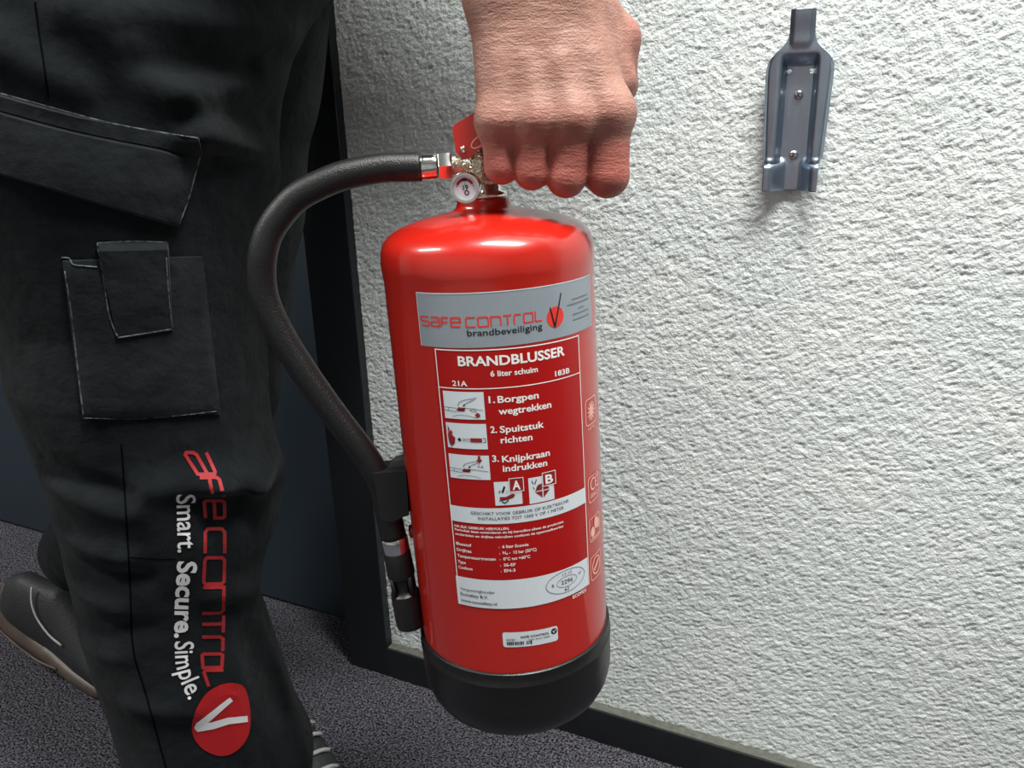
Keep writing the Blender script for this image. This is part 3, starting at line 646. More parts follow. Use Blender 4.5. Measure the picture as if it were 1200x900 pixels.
for i in range(NB):
    for j in range(NA):
        ids = (i * (NA + 1) + j, i * (NA + 1) + j + 1, (i + 1) * (NA + 1) + j + 1, (i + 1) * (NA + 1) + j)
        cx = sum(V[k][0] for k in ids) / 4; cz = sum(V[k][2] for k in ids) / 4
        if any(((cx - hx) / 0.0030) ** 2 + ((cz - HB * 0.675) / 0.0026) ** 2 < 1 for hx in (-0.0115, 0.0115)): continue
        F.append(ids)
pl = mesh('bracket_plate', V, F, M['steel'], brk, label='pressed steel plate')
sol = pl.modifiers.new('thickness', 'SOLIDIFY'); sol.thickness = 0.0016; sol.offset = 1
for zf in (0.545, 0.205):
    V, F = lathe([(0.0048, 0.0), (0.0050, 0.0012), (0.0044, 0.0026), (0.0028, 0.0036), (0.0, 0.0040)], 28, (0, -0.0042, HB * zf), (0, -1, 0), (1, 0, 0))
    s_ = mesh('screw', V, F, M['chrome'], brk)
    fl = Flat().line([(-2.2, -1.2), (2.2, 1.2)], 0.8).line([(-1.2, 2.2), (1.2, -2.2)], 0.8)
    mesh('screw_slot', [(a * .001, -0.0042 - 0.0041, HB * zf + b * .001) for a, b in fl.V], fl.F, M['ink'], s_, smooth=False)

# ------------------------------------------------------------------ surfaces grown from rounded bones
def surface_nets(f, lo, hi, h):
    lo = np.array(lo); hi = np.array(hi); n = np.ceil((hi - lo) / h).astype(int) + 1
    ax = [lo[k] + h * np.arange(n[k]) for k in range(3)]
    D = np.empty(n, np.float32)
    for i0 in range(0, n[0], 16):
        G = np.stack(np.meshgrid(ax[0][i0:i0 + 16], ax[1], ax[2], indexing='ij'), -1)
        D[i0:i0 + 16] = f(G.reshape(-1, 3)).reshape(G.shape[:3])
    S = D < 0
    acc = np.zeros(tuple(n - 1) + (3,)); cnt = np.zeros(tuple(n - 1))
    sl = lambda d, k: slice(d, n[k] - 1 + d)
    for a in range(3):
        b, c = (a + 1) % 3, (a + 2) % 3
        for db in (0, 1):
            for dc in (0, 1):
                o = [0, 0, 0]; o[b] = db; o[c] = dc; o2 = list(o); o2[a] = 1
                d0 = D[tuple(sl(o[k], k) for k in range(3))]; d1 = D[tuple(sl(o2[k], k) for k in range(3))]
                m = (d0 < 0) != (d1 < 0); t = np.where(m, d0 / np.where(d0 == d1, 1, d0 - d1), 0)
                for k in range(3): acc[..., k] += np.where(m, o[k] + (t if k == a else 0), 0)
                cnt += m
    act = cnt > 0; idx = -np.ones(act.shape, int); idx[act] = np.arange(act.sum())
    I = np.argwhere(act); V = lo + h * (I + acc[act] / cnt[act][:, None])
    F = []
    for a in range(3):
        b, c = (a + 1) % 3, (a + 2) % 3
        s0 = [slice(None)] * 3; s1 = [slice(None)] * 3; s0[a] = slice(0, n[a] - 1); s1[a] = slice(1, n[a])
        A, B = S[tuple(s0)], S[tuple(s1)]
        P = np.argwhere(A != B); P = P[(P[:, b] > 0) & (P[:, c] > 0) & (P[:, b] < n[b] - 1) & (P[:, c] < n[c] - 1)]
        eb = np.zeros(3, int); eb[b] = 1; ec = np.zeros(3, int); ec[c] = 1
        q = [P - eb - ec, P - ec, P, P - eb]; q = np.stack([idx[tuple(x.T)] for x in q], 1)
        ins = A[tuple(P.T)]; q[~ins] = q[~ins][:, ::-1]; F.append(q)
    return V, np.vstack(F)
def bone(P, a, b, ra, rb):
    a = np.array(a); ab = np.array(b) - a; L2 = ab @ ab
    t = np.clip(((P - a) @ ab) / max(L2, 1e-12), 0, 1)
    return np.linalg.norm(P - a - t[:, None] * ab, axis=1) - (ra + (rb - ra) * t)
def smin(a, b, k):
    h = np.maximum(k - np.abs(a - b), 0) / k; return np.minimum(a, b) - h * h * k * 0.25

# the hand, in the extinguisher's own frame (x right, y away, z up)
YW = -0.012
wr = [L(585, -12, YW), L(607, -12, YW - .005), L(633, -12, YW - .006), L(662, -12, YW - .002)]
mcp = [L(586, 144, -.030), L(627, 144, -.036), L(670, 143, -.038), L(712, 135, -.034)]
pip = [L(588, 195, -.031), L(623.5, 201, -.036), L(663.5, 208, -.038), L(712, 206, -.035)]
mr = [.0148, .0156, .0162, .0168]; pr = [.0119, .0122, .0134, .0148]
dip = [p + np.array([0.000, .031 + .002 * k, .001]) for k, p in enumerate(pip)]
tip = [d + np.array([0.000, .006, .021]) for d in dip]
th = [L(662, -14, .006), L(724, 46, .010), L(726, 100, .017), L(706, 142, .024)]
elbow = np.array([-0.02, 0.02, ZB + 0.46]); 
wc = (wr[1] + wr[2]) / 2
f1, f2 = L(588, -90, -.010), L(656, -90, -.006)
FINGER_BONES = [(mcp[k], pip[k], dip[k], tip[k], mr[k], pr[k]) for k in range(4)]
def hand_sdf(P):
    palm = None
    for k in range(4):
        d = bone(P, wr[k], mcp[k], .0205 if k in (0, 3) else .0195, mr[k])
        palm = d if palm is None else smin(palm, d, .016)
    for (a, b, ra, rb) in ((L(590, 10, .004), L(592, 105, -.006), .017, .015), (L(640, 30, .0), L(645, 110, -.012), .018, .014)):
        palm = smin(palm, bone(P, a, b, ra, rb), .018)
    for k in range(4):                                   # knuckle heads
        c = mcp[k] + np.array([0, -.0035, .001]); palm = smin(palm, np.linalg.norm(P - c, axis=1) - mr[k] * .86, .007)
        palm = smin(palm, bone(P, wr[k] * .45 + mcp[k] * .55 + np.array([0, -.0145, 0]), mcp[k] + np.array([0, -.0128, .002]), .0022, .0036), .009)
    arm = smin(bone(P, f1, wr[0], .021, .0205), bone(P, f2, wr[3], .022, .0205), .022)
    arm = smin(arm, bone(P, elbow + np.array([-.012, 0, 0]), f1, .040, .0215), .02); arm = smin(arm, bone(P, elbow + np.array([.012, 0, 0]), f2, .042, .0225), .02)
    palm = smin(palm, arm, .022)
    thumb = smin(bone(P, th[0], th[1], .0215, .0158), bone(P, th[1], th[2], .0152, .0128), .006)
    thumb = smin(thumb, bone(P, th[2], th[3], .0130, .0108), .004)
    palm = smin(palm, bone(P, L(690, 26, -.004), L(722, 96, -.004), .020, .0145), .014)
    d = smin(palm, thumb, .012)
    fing = None
    for (m, p, q, t, a, b) in FINGER_BONES:
        mid = m * .5 + p * .5 + np.array([0, .001, 0])
        c = bone(P, m, p, a * .96, b)
        c = smin(c, bone(P, p, q, b, b * .93), .003); c = smin(c, bone(P, q, t, b * .93, b * .78), .003)
        fing = c if fing is None else smin(fing, c, .0018)
    zcut = np.clip((P[:, 2] - (mcp[0][2] - .020)) / .02, 0, 1)
    k = .0035 + .010 * zcut
    h = np.maximum(k - np.abs(d - fing), 0) / k
    d = np.minimum(d, fing) - h * h * k * .25
    for (a, b, r) in GROOVES:
        g = -(bone(P, a, b, r, r * .8)); hh = np.maximum(.0016 - np.abs(d - g), 0) / .0016; d = np.maximum(d, g) + hh * hh * .0016 * .25
    return d
GROOVES = [(L(605.5, 174, -.0465), L(606, 214, -.0455), .0021), (L(648, 175, -.0510), L(642, 224, -.0505), .0022), (L(700, 172, -.0520), L(686, 224, -.0520), .0024)]
hv, hf = surface_nets(hand_sdf, (-.05, -.075, ZB + .070), (.135, .062, ZB + .44), .0014)
flush_bounce = np.clip((mcp[1][2] - .004 - hv[:, 2]) / .016, 0, 1) * .85  # finger redness: blood flush plus red bounce light put into the colour
for k in range(4): flush_bounce = np.maximum(flush_bounce, .55 * np.exp(-(np.linalg.norm(hv - mcp[k] - np.array([0, -.014, -.004]), axis=1) / .012) ** 2))
flush_bounce = np.maximum(flush_bounce, .35 * np.clip((hv[:, 0] - .095) / .02, 0, 1))

# ---- the rest of the person (world frame); legs and trousers
person = empty('person', (-0.70, 0.62, 0.0)); tag(person, 'person in black cargo work trousers and shoes carrying the red extinguisher', 'person')
def to_person(o): return at_parent(o, person)
pw = lambda p: local_to_world(p)
el_w = pw(elbow); sh_w = np.array([-.46, .53, 1.43]); sh2 = np.array([-.50, .82, 1.44])
el2 = np.array([-.64, .82, 1.19]); ha2 = np.array([-.40, .78, 1.27])
def torso_sdf(P, shirt):
    g = .008 if shirt else 0.0
    d = bone(P, (-.73, .66, 1.06), (-.60, .67, 1.25), .135 + g, .140 + g)
    d = smin(d, bone(P, (-.60, .63, 1.22), (-.49, .61, 1.40), .13 + g, .10 + g), .06); d = smin(d, bone(P, (-.60, .72, 1.22), (-.50, .73, 1.40), .13 + g, .10 + g), .06)
    d = smin(d, bone(P, sh_w, (-.46, .68, 1.47), .062 + g, .06 + g), .05); d = smin(d, bone(P, sh2, (-.46, .68, 1.47), .062 + g, .06 + g), .05)
    for s_, e_ in ((sh_w, el_w), (sh2, el2)): d = smin(d, bone(P, s_, e_, .058 + g, .045 + g), .03)
    if shirt:
        d = smin(d, bone(P, el_w, el_w * .75 + pw(wc) * .25, .053, .051), .01); d = smin(d, bone(P, el2, el2 * .6 + ha2 * .4, .053, .045), .01)
        return d
    d = smin(d, bone(P, el2, ha2, .042, .026), .02)
    d = smin(d, bone(P, ha2, ha2 + np.array([.07, 0, -.05]), .030, .026), .015)
    for k in range(4):
        o_ = np.array([.09, -.028 + .019 * k, -.065]); d = smin(d, bone(P, ha2 + o_ * np.array([.8, 1, .8]), ha2 + o_ + np.array([.035, 0, -.045]), .010, .009), .006)
        d = smin(d, bone(P, ha2 + o_ + np.array([.035, 0, -.045]), ha2 + o_ + np.array([.015, 0, -.075]), .009, .0075), .004)
    d = smin(d, bone(P, ha2 + np.array([.03, -.02, -.02]), ha2 + np.array([.09, -.045, -.03]), .013, .009), .01)
    d = smin(d, bone(P, (-.46, .68, 1.45), (-.37, .675, 1.59), .062, .056), .04)
    hc = np.array([-.34, .67, 1.70])
    e = (P - hc) / np.array([.098, .078, .118]); d = smin(d, (np.linalg.norm(e, axis=1) - 1) * .08, .03)
    d = smin(d, bone(P, hc + np.array([.03, 0, -.085]), hc + np.array([.062, 0, -.095]), .05, .032), .03)
    d = smin(d, bone(P, hc + np.array([.092, 0, .01]), hc + np.array([.112, 0, -.03]), .010, .015), .012)
    for s_ in (-1, 1):
        d = smin(d, np.linalg.norm((P - hc - np.array([-.005, s_ * .080, -.008])) / np.array([1, .45, 1.5]), axis=1) * .6 - .014, .006)
        d = smin(d, bone(P, hc + np.array([.088, s_ * .012, .022]), hc + np.array([.078, s_ * .045, .020]), .010, .009), .012)
        d = np.maximum(d, -(np.linalg.norm(P - hc - np.array([.108, s_ * .034, -.001]), axis=1) - .016))
        d = smin(d, np.linalg.norm(P - hc - np.array([.084, s_ * .034, -.001]), axis=1) - .0125, .003)
    for zz in (-.060, -.072): d = smin(d, bone(P, hc + np.array([.098, -.02, zz]), hc + np.array([.098, .02, zz]), .007, .007), .004)
    return d
bv, bf = surface_nets(lambda P: torso_sdf(P, False), (-.92, .36, .80), (-.12, 1.05, 1.86), .009)
sv, sf = surface_nets(lambda P: torso_sdf(P, True), (-.92, .36, 1.0), (-.15, 1.05, 1.56), .010)
hw = local_to_world(hv)
me = bpy.data.meshes.new('body')
allv = np.vstack([hw, bv]); allf = np.vstack([hf, bf + len(hw)])
me.from_pydata(allv.tolist(), [], allf.tolist()); me.update(); me.polygons.foreach_set('use_smooth', [True] * len(me.polygons))
at_ = me.attributes.new('flush_bounce', 'FLOAT', 'POINT'); at_.data.foreach_set('value', np.concatenate([flush_bounce, np.zeros(len(bv))]).astype(np.float32))
me.materials.append(M['skin']); body = to_person(link('body', me)); body['label'] = 'bare right hand gripping the handle'
to_person(mesh('shirt', sv, sf, M['tee']))
def hair_sdf(P):
    hc = np.array([-.34, .67, 1.70]); e = (P - hc - np.array([-.012, 0, .012])) / np.array([.102, .086, .120]); d = (np.linalg.norm(e, axis=1) - 1) * .085
    cut = bone(P, hc + np.array([.12, -.04, -.06]), hc + np.array([.12, .04, -.06]), .11, .11)
    return np.maximum(np.maximum(d, -cut), hc[2] - .06 - P[:, 2])
v_, f_ = surface_nets(hair_sdf, (-.49, .55, 1.60), (-.20, .79, 1.86), .008); to_person(mesh('hair', v_, f_, M['hair']))

# near leg: rings across the line u (right as seen from outside), bulging along -w (outwards)
LC = np.array([-.70, .57, 0.]); lw = np.array([-.777, .629, 0.]); lw /= np.linalg.norm(lw); lu = np.array([lw[1], -lw[0], 0.])
ZR = [(1.10, .245), (1.05, .240), (1.017, .228), (.991, .205), (.958, .182), (.922, .167), (.872, .156), (.847, .154), (.824, .149), (.786, .139), (.731, .129), (.664, .120), (.593, .114), (.545, .117), (.520, .123), (.496, .121), (.452, .105), (.427, .092), (.390, .078), (.358, .073), (.324, .079), (.258, .088), (.195, .097), (.138, .112), (.098, .116), (.04, .117)]
ZL = [(1.10, -.20), (1.0, -.185), (.90, -.165), (.80, -.146), (.715, -.132), (.655, -.138), (.611, -.133), (.551, -.125), (.486, -.123), (.421, -.123), (.359, -.125), (.30, -.122), (.242, -.117), (.165, -.114), (.04, -.110)]
itp = lambda T, z: np.interp(z, [a for a, b in T][::-1], [b for a, b in T][::-1])
FOLDS = [  # (u0, z0, u1, z1, width, amplitude)
    (-.01, .985, .075, .90, .022, .012), (.075, .90, .150, .845, .018, .012), (.02, .985, .17, .972, .016, .009), (.07, .925, .155, .935, .016, .010), (.06, .885, .15, .868, .012, .008),
    (-.09, .97, -.02, .93, .018, .008), (.03, .945, .12, .945, .012, -.008), (.06, .905, .14, .905, .012, -.008), (.08, .868, .14, .858, .010, -.008),
    (-.02, .565, .045, .553, .016, .009), (.045, .553, .085, .535, .016, .013), (.085, .535, .118, .548, .014, .012), (.03, .512, .11, .500, .018, -.012), (.02, .535, .06, .523, .012, -.008),
    (-.115, .505, -.06, .490, .014, .006), (-.115, .474, -.045, .462, .012, -.006), (-.118, .440, -.075, .426, .013, .006), (-.12, .402, -.05, .399, .012, -.004), (-.12, .362, -.08, .366, .016, .004),
    (-.10, .560, -.04, .545, .020, .008), (-.11, .585, -.05, .562, .013, -.008), (.045, .34, .075, .20, .016, -.010), (.085, .28, .10, .12, .012, .009), (.02, .30, .035, .10, .02, .006), (-.03, .25, -.02, .10, .025, -.006),
    (-.08, .30, -.03, .285, .014, .005), (.02, .42, .07, .385, .016, .007), (.03, .385, .07, .355, .012, -.007)]
NP, NZ = 190, 270
Vn = []; Fn = []
for i in range(NZ + 1):
    t = i / NZ
    for k in range(NP):
        a = 2 * math.pi * k / NP; ca, sa = math.cos(a), math.sin(a)
        zb_ = 0.040 + 0.095 * sm(ca, 0.35, 1.0)
        z = zb_ + t * (1.10 - zb_)
        r, l = itp(ZR, z), itp(ZL, z); uc, hw_ = (r + l) / 2, (r - l) / 2
        dep = min(hw_, .155) * .96
        u = uc + hw_ * ca; d = 0.0
        if sa > -.2:
            for (u0, z0, u1, z1, w_, am) in FOLDS:
                dx, dz = u1 - u0, z1 - z0; q = ((u - u0) * dx + (z - z0) * dz) / (dx * dx + dz * dz); q = min(max(q, 0), 1)
                dist2 = (u - u0 - q * dx) ** 2 + (z - z0 - q * dz) ** 2
                if dist2 < 9 * w_ * w_: d += am * math.exp(-dist2 / (w_ * w_)) * sm(sa, -.2, .35)
        p = LC + lu * (u) - lw * (dep * sa + 1.35 * d)
        Vn.append((p[0], p[1], z))
for i in range(NZ):
    for k in range(NP):
        a = i * NP + k; b = i * NP + (k + 1) % NP
        Fn.append((a, b, b + NP, a + NP))
base = len(Vn)
for k in range(NP):                                     # turned-in hem
    p = np.array(Vn[k]); c = LC + lu * 0.0; q = p + (c - p) * .07; Vn.append((q[0], q[1], p[2] + .002))
for k in range(NP):
    p = np.array(Vn[k]); c = LC; q = p + (c - p) * .30; Vn.append((q[0], q[1], p[2] + .09))
for k in range(NP):
    k2 = (k + 1) % NP
    Fn.append((k2, k, base + k, base + k2)); Fn.append((base + k2, base + k, base + NP + k, base + NP + k2))
near_bvh = BVHTree.FromPolygons([Vector(v) for v in Vn], Fn)
# far leg
fp = smooth_path([(-.715, .765, 1.10), (-.722, .765, 1.0), (-.752, .765, .90), (-.775, .765, .80), (-.812, .765, .68), (-.85, .765, .54), (-.93, .755, .42), (-1.05, .735, .31), (-1.135, .722, .235)], 110)
fr = np.interp(np.linspace(0, 1, 110), [0, .2, .45, .6, .8, 1], [.125, .112, .105, .10, .085, .066])
fr = fr * (1 + .03 * np.sin(np.linspace(0, 1, 110) * 47) * np.linspace(.4, 1, 110))
Vf, Ff = tube(fp, fr, 72, cap=False)
o = len(Vn); Vt = Vn + [tuple(v) for v in Vf]; Ft = Fn + [tuple(i + o for i in f) for f in Ff]
def ellipsoid(c, r, n=40, m=24):
    V = [(c[0] + r[0] * math.sin(math.pi * i / m) * math.cos(2 * math.pi * k / n), c[1] + r[1] * math.sin(math.pi * i / m) * math.sin(2 * math.pi * k / n), c[2] - r[2] * math.cos(math.pi * i / m)) for i in range(m + 1) for k in range(n)]
    return V, [(i * n + k, i * n + (k + 1) % n, (i + 1) * n + (k + 1) % n, (i + 1) * n + k) for i in range(m) for k in range(n)]
Ve, Fe = ellipsoid((-.74, .68, 1.06), (.165, .20, .17)); o = len(Vt); Vt += Ve; Ft += [tuple(i + o for i in f) for f in Fe]
trs = to_person(mesh('trousers', Vt, Ft, M['cloth'], label='black cargo work trousers with printed leg'))

def on_leg(px, py, lift=0.0):
    h = near_bvh.ray_cast(Vector(CAM), Vector(ray(px, py)))
    if h[0] is None:
        h = near_bvh.find_nearest(Vector(CAM + ray(px, py) * .9))
    n = h[1] if h[1].dot(Vector(ray(px, py))) < 0 else -h[1]
    return np.array(h[0] + n * lift), np.array(n)
def bil(c, s, t):
    c = [np.array(x, float) for x in c]; return (c[0] * (1 - s) + c[1] * s) * (1 - t) + (c[3] * (1 - s) + c[2] * s) * t
def at_trousers(o): o.parent = trs; return o
def patch(name, corners, m, thick=.003, bulge=0.0, n=(28, 20), label=None, bow=(0, 0)):
    ns, nt_ = n; V = []; N_ = []
    for j in range(nt_ + 1):
        for i in range(ns + 1):
            s, t = i / ns, j / nt_; p = bil(corners, s, t) + np.array([0, (bow[0] * (1 - t) + bow[1] * t) * math.sin(math.pi * s)])
            e = min(s, 1 - s, t, 1 - t); lift = thick * sm(e, -.02, .03) + bulge * math.sin(math.pi * s) * math.sin(math.pi * t)
            q, nn = on_leg(p[0], p[1]); V.append(q); N_.append((nn, lift))
    # even the cloth out a little before lifting it off the leg
    A = np.array(V).reshape(nt_ + 1, ns + 1, 3)
    for _ in range(6): A[1:-1, 1:-1] = .5 * A[1:-1, 1:-1] + .125 * (A[:-2, 1:-1] + A[2:, 1:-1] + A[1:-1, :-2] + A[1:-1, 2:])
    n0 = np.mean([x[0] for x in N_], axis=0); n0 /= np.linalg.norm(n0)
    T = [A.reshape(-1, 3)[k] + (N_[k][0] * .5 + n0 * .5) * (N_[k][1] + .0025) for k in range(len(N_))]
    B = [np.array(V[k]) - N_[k][0] * .006 for k in range(len(N_))]
    w_ = ns + 1; F = [(j * w_ + i, j * w_ + i + 1, (j + 1) * w_ + i + 1, (j + 1) * w_ + i) for j in range(nt_) for i in range(ns)]
    o = len(T); bd = [i for i in range(w_)] + [j * w_ + ns for j in range(1, nt_ + 1)] + [nt_ * w_ + i for i in range(ns - 1, -1, -1)] + [j * w_ for j in range(nt_ - 1, 0, -1)]
    F += [(bd[(k + 1) % len(bd)], bd[k], bd[k] + o, bd[(k + 1) % len(bd)] + o) for k in range(len(bd))]
    ob = at_trousers(to_person(mesh(name, T + B, F, m, label=label))); ob.matrix_parent_inverse = Matrix.Identity(4)
    sharp(ob, 45)
    return ob, T, w_
def cord(name, pts, m, r=.0009, lift=.0008, n=60, bvh=None):
    pp = smooth_path([(x, y, 0) for x, y in pts], n)
    P_ = []
    for x, y, _ in pp:
        if bvh is None: P_.append(on_leg(x, y, lift)[0])
        else:
            h = bvh.ray_cast(Vector(CAM), Vector(ray(x, y)))
            P_.append(np.array(h[0] - Vector(ray(x, y)).normalized() * lift) if h[0] else on_leg(x, y, lift)[0])
    V, F = tube(P_, r, 6); ob = mesh(name, V, F, m); ob.parent = trs; return ob
trs.matrix_parent_inverse = Matrix.Translation(-Vector(person.location))
def fix(ob): ob.matrix_parent_inverse = Matrix.Identity(4); return ob
patches = []
for (nm, cs, m, th_, bu, lb, bw_) in (
        ('pocket_welt', ((-30, 101), (233, 161), (238, 181), (-30, 119)), M['cloth2'], .004, 0, None, (6, 6)),
        ('pocket_flap', ((-30, 119), (236, 181), (209, 266), (-30, 194)), M['cloth2'], .0055, .002, 'worn black thigh pocket flap', (6, 0)),
        ('phone_pocket', ((74, 305), (236, 300), (257, 484), (98, 490)), M['cloth2'], .0035, .004, 'black patch pocket on the thigh', (0, 0)),
        ('phone_pocket_flap', ((113, 284), (196, 283), (202, 387), (137, 397)), M['cloth2'], .0085, .002, 'small pocket flap', (0, 0))):
    ob, T, w_ = patch(nm, cs, m, th_, bu, label=lb, bow=bw_); patches.append(ob)
vv = list(Vn); ff = list(Fn)
for ob in patches:
    k = len(vv); vv += [tuple(v.co) for v in ob.data.vertices]; ff += [tuple(i + k for i in p.vertices) for p in ob.data.polygons]
outer_bvh = BVHTree.FromPolygons([Vector(v) for v in vv], ff)
for (nm, pts, m, r) in (
        ('worn_edge', ((0, 109.5), (60, 126), (130, 144.5), (190, 155.5), (232, 162)), M['worn'], .0008),
        ('worn_edge', ((234, 184), (222, 230), (210, 264)), M['worn'], .0008),
        ('worn_edge', ((72, 302), (81, 303), (86, 310), (100, 312), (114, 313)), M['worn'], .0009),
        ('worn_edge', ((76, 318), (84, 370), (92, 440), (98, 489)), M['worn'], .0008),
        ('worn_edge', ((98, 490), (150, 491), (200, 488), (255, 482)), M['worn'], .0006),
        ('worn_edge', ((114, 285), (155, 283), (195, 284)), M['worn'], .0007),
        ('worn_edge', ((114, 286), (122, 330), (128, 370), (138, 395)), M['worn'], .0009),
        ('worn_edge', ((138, 396), (170, 391), (201, 386)), M['worn'], .0009),
        ('worn_edge', ((195, 302), (198, 350), (202, 385)), M['worn'], .0007),
        ('leg_seam', ((41, 2), (46, 40), (52, 80), (57, 114)), M['seam'], .0012),
        ('leg_seam', ((142, 520), (145, 560), (150, 640), (153, 700), (156, 760), (170, 810), (186, 868), (196, 905)), M['seam'], .0014),
        ('knee_seam', ((152, 653), (185, 655), (206, 655)), M['seam'], .0007)):
    cord(nm, pts, m, r * (.85 if nm == 'worn_edge' else .62), .0004 if nm == 'worn_edge' else .0001, 60, outer_bvh)
def leg_print(name, fl, m, lift=.0010, label=None):
    V = [on_leg(a, b, lift)[0] for a, b in fl.V]
    o = mesh(name, V, fl.F, m, smooth=False, label=label); o.parent = trs; return o
# text running down the leg, letter tops towards the shin: base(y) -> top(y)
yb_ = [520, 530, 545, 560, 580, 606, 650, 688, 720, 745, 770, 785, 800, 812]
xb_ = [212, 215, 225, 234, 238, 240, 240, 238, 236.5, 236.5, 236.5, 238, 242.5, 249]
xt_ = [240, 242, 247, 257, 263, 263.5, 263.5, 262.5, 262, 261.5, 261, 260, 260, 261]
fl = Flat()
for (c, y0, y1) in (('a', 530, 556), ('f', 560, 581), ('e', 586, 607), ('c', 620, 648), ('o', 653, 684), ('n', 688, 718), ('t', 721, 741), ('r', 746, 763), ('q', 766, 782), ('l', 785, 804)):
    for plx in GLY[c][0]:
        P_ = []
        for (x, y) in plx:
            yy = y0 + x * (y1 - y0); b_, t2 = np.interp(yy, yb_, xb_), np.interp(yy, yb_, xt_); P_.append((b_ + y * .97 * (t2 - b_), yy))
        fl.line(P_, 4.0, step=5)
leg_print('leg_lettering', fl, M['red_print'], .0010, 'red SAFE CONTROL lettering down the leg')
yb2 = [570, 645, 668, 710, 740, 760, 778, 797, 813, 826]; xb2 = [206.5, 208.5, 208, 205.5, 205, 205, 206, 211, 218, 224]
for (w_, y0, y1, m, bold) in (('Smart.', 579, 647, 'white_print', .012), ('Secure.', 657, 747, 'white_print', .03), ('Simple.', 751, 820, 'white_print', .012)):
    V, F, ar = text2d(w_, bold)
    P_ = []
    for x, y in V:
        yy = y0 + x * (y1 - y0); dx = np.interp(yy + 4, yb2, xb2) - np.interp(yy - 4, yb2, xb2); k = math.hypot(dx, 8)
        P_.append((np.interp(yy, yb2, xb2) + y * 23 * 8 / k, yy - y * 23 * dx / k))
    fl = Flat().add(P_, F); leg_print('leg_lettering', fl, M[m], .0010, 'white lettering down the leg')
egg = smooth_path([(258, 802, 0), (272, 800, 0), (285, 805, 0), (291, 822, 0), (293, 846, 0), (288, 867, 0), (273, 882, 0), (256, 885, 0), (238, 877, 0), (227, 863, 0), (225, 847, 0), (231, 828, 0), (243, 811, 0), (258, 802, 0)], 60)[:-1, :2]
fl = Flat(); c_ = egg.mean(axis=0); n = len(egg)
for q0, q1 in ((0, .35), (.35, .7), (.7, 1.0)):
    a_ = c_ + (egg - c_) * max(q0, .01); b_ = c_ + (egg - c_) * q1
    fl.add(np.vstack([a_, b_]), [(i, (i + 1) % n, (i + 1) % n + n, i + n) for i in range(n)])
leg_print('leg_badge', fl, M['red_badge'], .0010, 'round red badge with white V')
fl = Flat().line([(270.5, 818.5), (252, 834), (232, 850)], 5.5, w2=9, step=4).line([(231, 852), (250, 849), (268, 843.5), (289, 842)], 9, w2=7, step=4).disc((233, 851), 5.0, 4.6, 20)
leg_print('badge_mark', fl, M['white_print'], .0019)

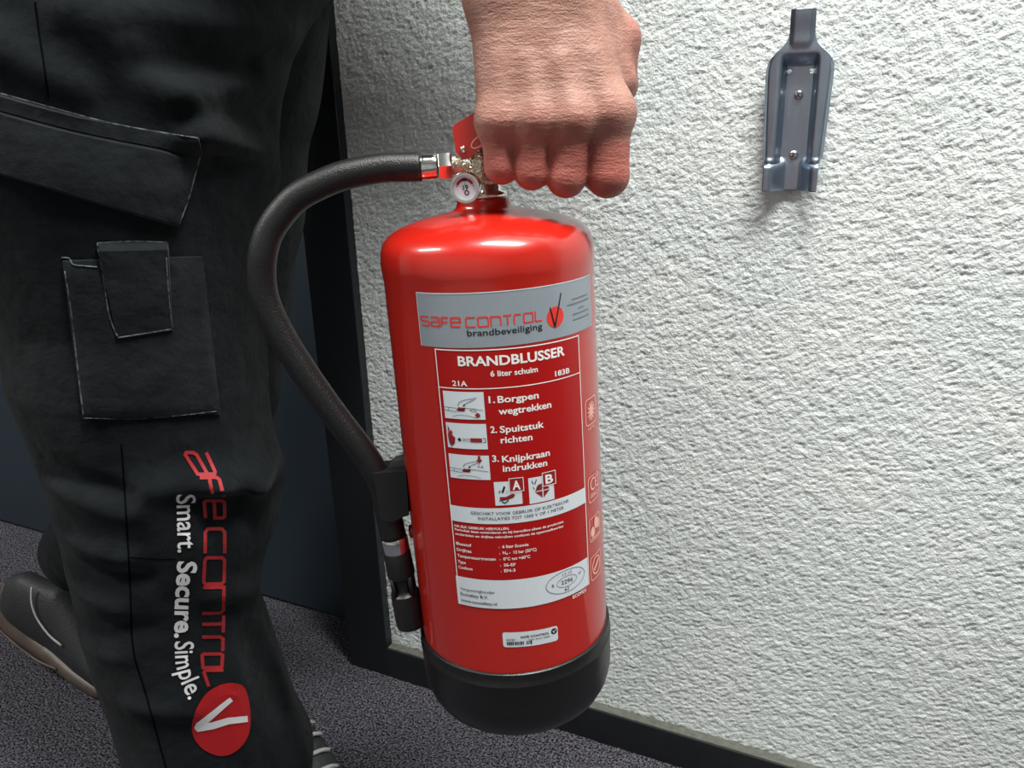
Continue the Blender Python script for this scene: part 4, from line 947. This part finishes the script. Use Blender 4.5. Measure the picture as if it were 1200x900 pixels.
# ------------------------------------------------------------------ shoes
def shoe_parts(heel, yaw, pitch, boots=True):
    c, s = math.cos(yaw), math.sin(yaw); f_ = np.array([c * math.cos(pitch), s * math.cos(pitch), -math.sin(pitch)]); sd = np.array([-s, c, 0.]); up_ = np.cross(f_, sd)
    H0 = np.array(heel)
    tr_ = lambda x, y, z: H0 + f_ * x + sd * y + up_ * z
    xs = np.linspace(0, 1, 46); Ln = .31
    hwid = lambda t: np.interp(t, [0, .02, .06, .14, .3, .45, .62, .78, .9, .97, 1], [.006, .020, .029, .035, .035, .037, .045, .048, .040, .022, .006])
    top = lambda t: np.interp(t, [0, .04, .12, .25, .38, .52, .66, .8, .92, 1], [.070, .112, .130, .132, .138, .112, .086, .066, .052, .034])
    sec = 28
    def loft(name, zlo, zhi, grow, m, par):
        V = []; F = []
        for t in xs:
            w_ = hwid(t) + grow; a, b = zlo(t), zhi(t)
            for k in range(sec):
                an = 2 * math.pi * k / sec; ca, sa = math.cos(an), math.sin(an)
                pw_ = .75
                yy = w_ * math.copysign(abs(ca) ** pw_, ca); zz = (a + b) / 2 + (b - a) / 2 * math.copysign(abs(sa) ** pw_, sa)
                if sa > 0: yy *= 1 - .28 * sa * (1 if b - a > .04 else 0)
                V.append(tr_(-.004 - grow + t * (Ln + 2 * grow), yy, zz))
        n = len(xs)
        for i in range(n - 1):
            for k in range(sec): F.append((i * sec + k, i * sec + (k + 1) % sec, (i + 1) * sec + (k + 1) % sec, (i + 1) * sec + k))
        F.append(tuple(range(sec - 1, -1, -1))); F.append(tuple((n - 1) * sec + k for k in range(sec)))
        return mesh(name, V, F, m, par)
    up_o = loft('shoe', lambda t: .012, top, 0.0, M['shoe'], None)
    solez = lambda t: np.interp(t, [0, .05, .15, .3, .5, .8, 1], [.088, .084, .066, .044, .035, .034, .040])
    so = loft('sole', lambda t: np.interp(t, [0, .08, .85, 1], [.008, 0, 0, .010]), solez, .0045, M['sole'], up_o)
    ru = []
    return up_o, tr_
ls, trl = shoe_parts((-1.345, .700, .065), math.radians(5), math.radians(17)); ls['label'] = 'black work shoe with brown sole, heel raised'; to_person(ls)
for (a, b) in (((.012, -.033, .060), (.075, -.040, .036)),):
    V, F = tube(smooth_path([trl(-.009, -.012, .040), trl(.01, -.036, .034), trl(.05, -.041, .022), trl(.11, -.043, .012), trl(.16, -.045, .020)], 20), .0022, 8); o = mesh('sole_edge', V, F, M['sole'], ls)
V, F = tube(smooth_path([trl(.078, -.022, .138), trl(.088, -.031, .118), trl(.105, -.0365, .098), trl(.135, -.040, .080), trl(.165, -.042, .074)], 20), .0018, 8); mesh('collar_piping', V, F, M['lace'], ls)
rs, trr = shoe_parts((-.734, .685, .0), math.radians(-25), 0.0); rs['label'] = 'black work shoe with pale reflective laces'; to_person(rs)
for k in range(5):
    x = .105 + .020 * k; zt_ = np.interp(x / .30, [.25, .38, .52, .66], [.132, .138, .112, .086]) + .001
    V, F = tube(smooth_path([trr(x - .006, -.026, zt_ - .012), trr(x, -.012, zt_), trr(x + .002, .012, zt_), trr(x - .004, .026, zt_ - .012)], 14), .0028, 8); mesh('lace', V, F, M['lace'], rs)
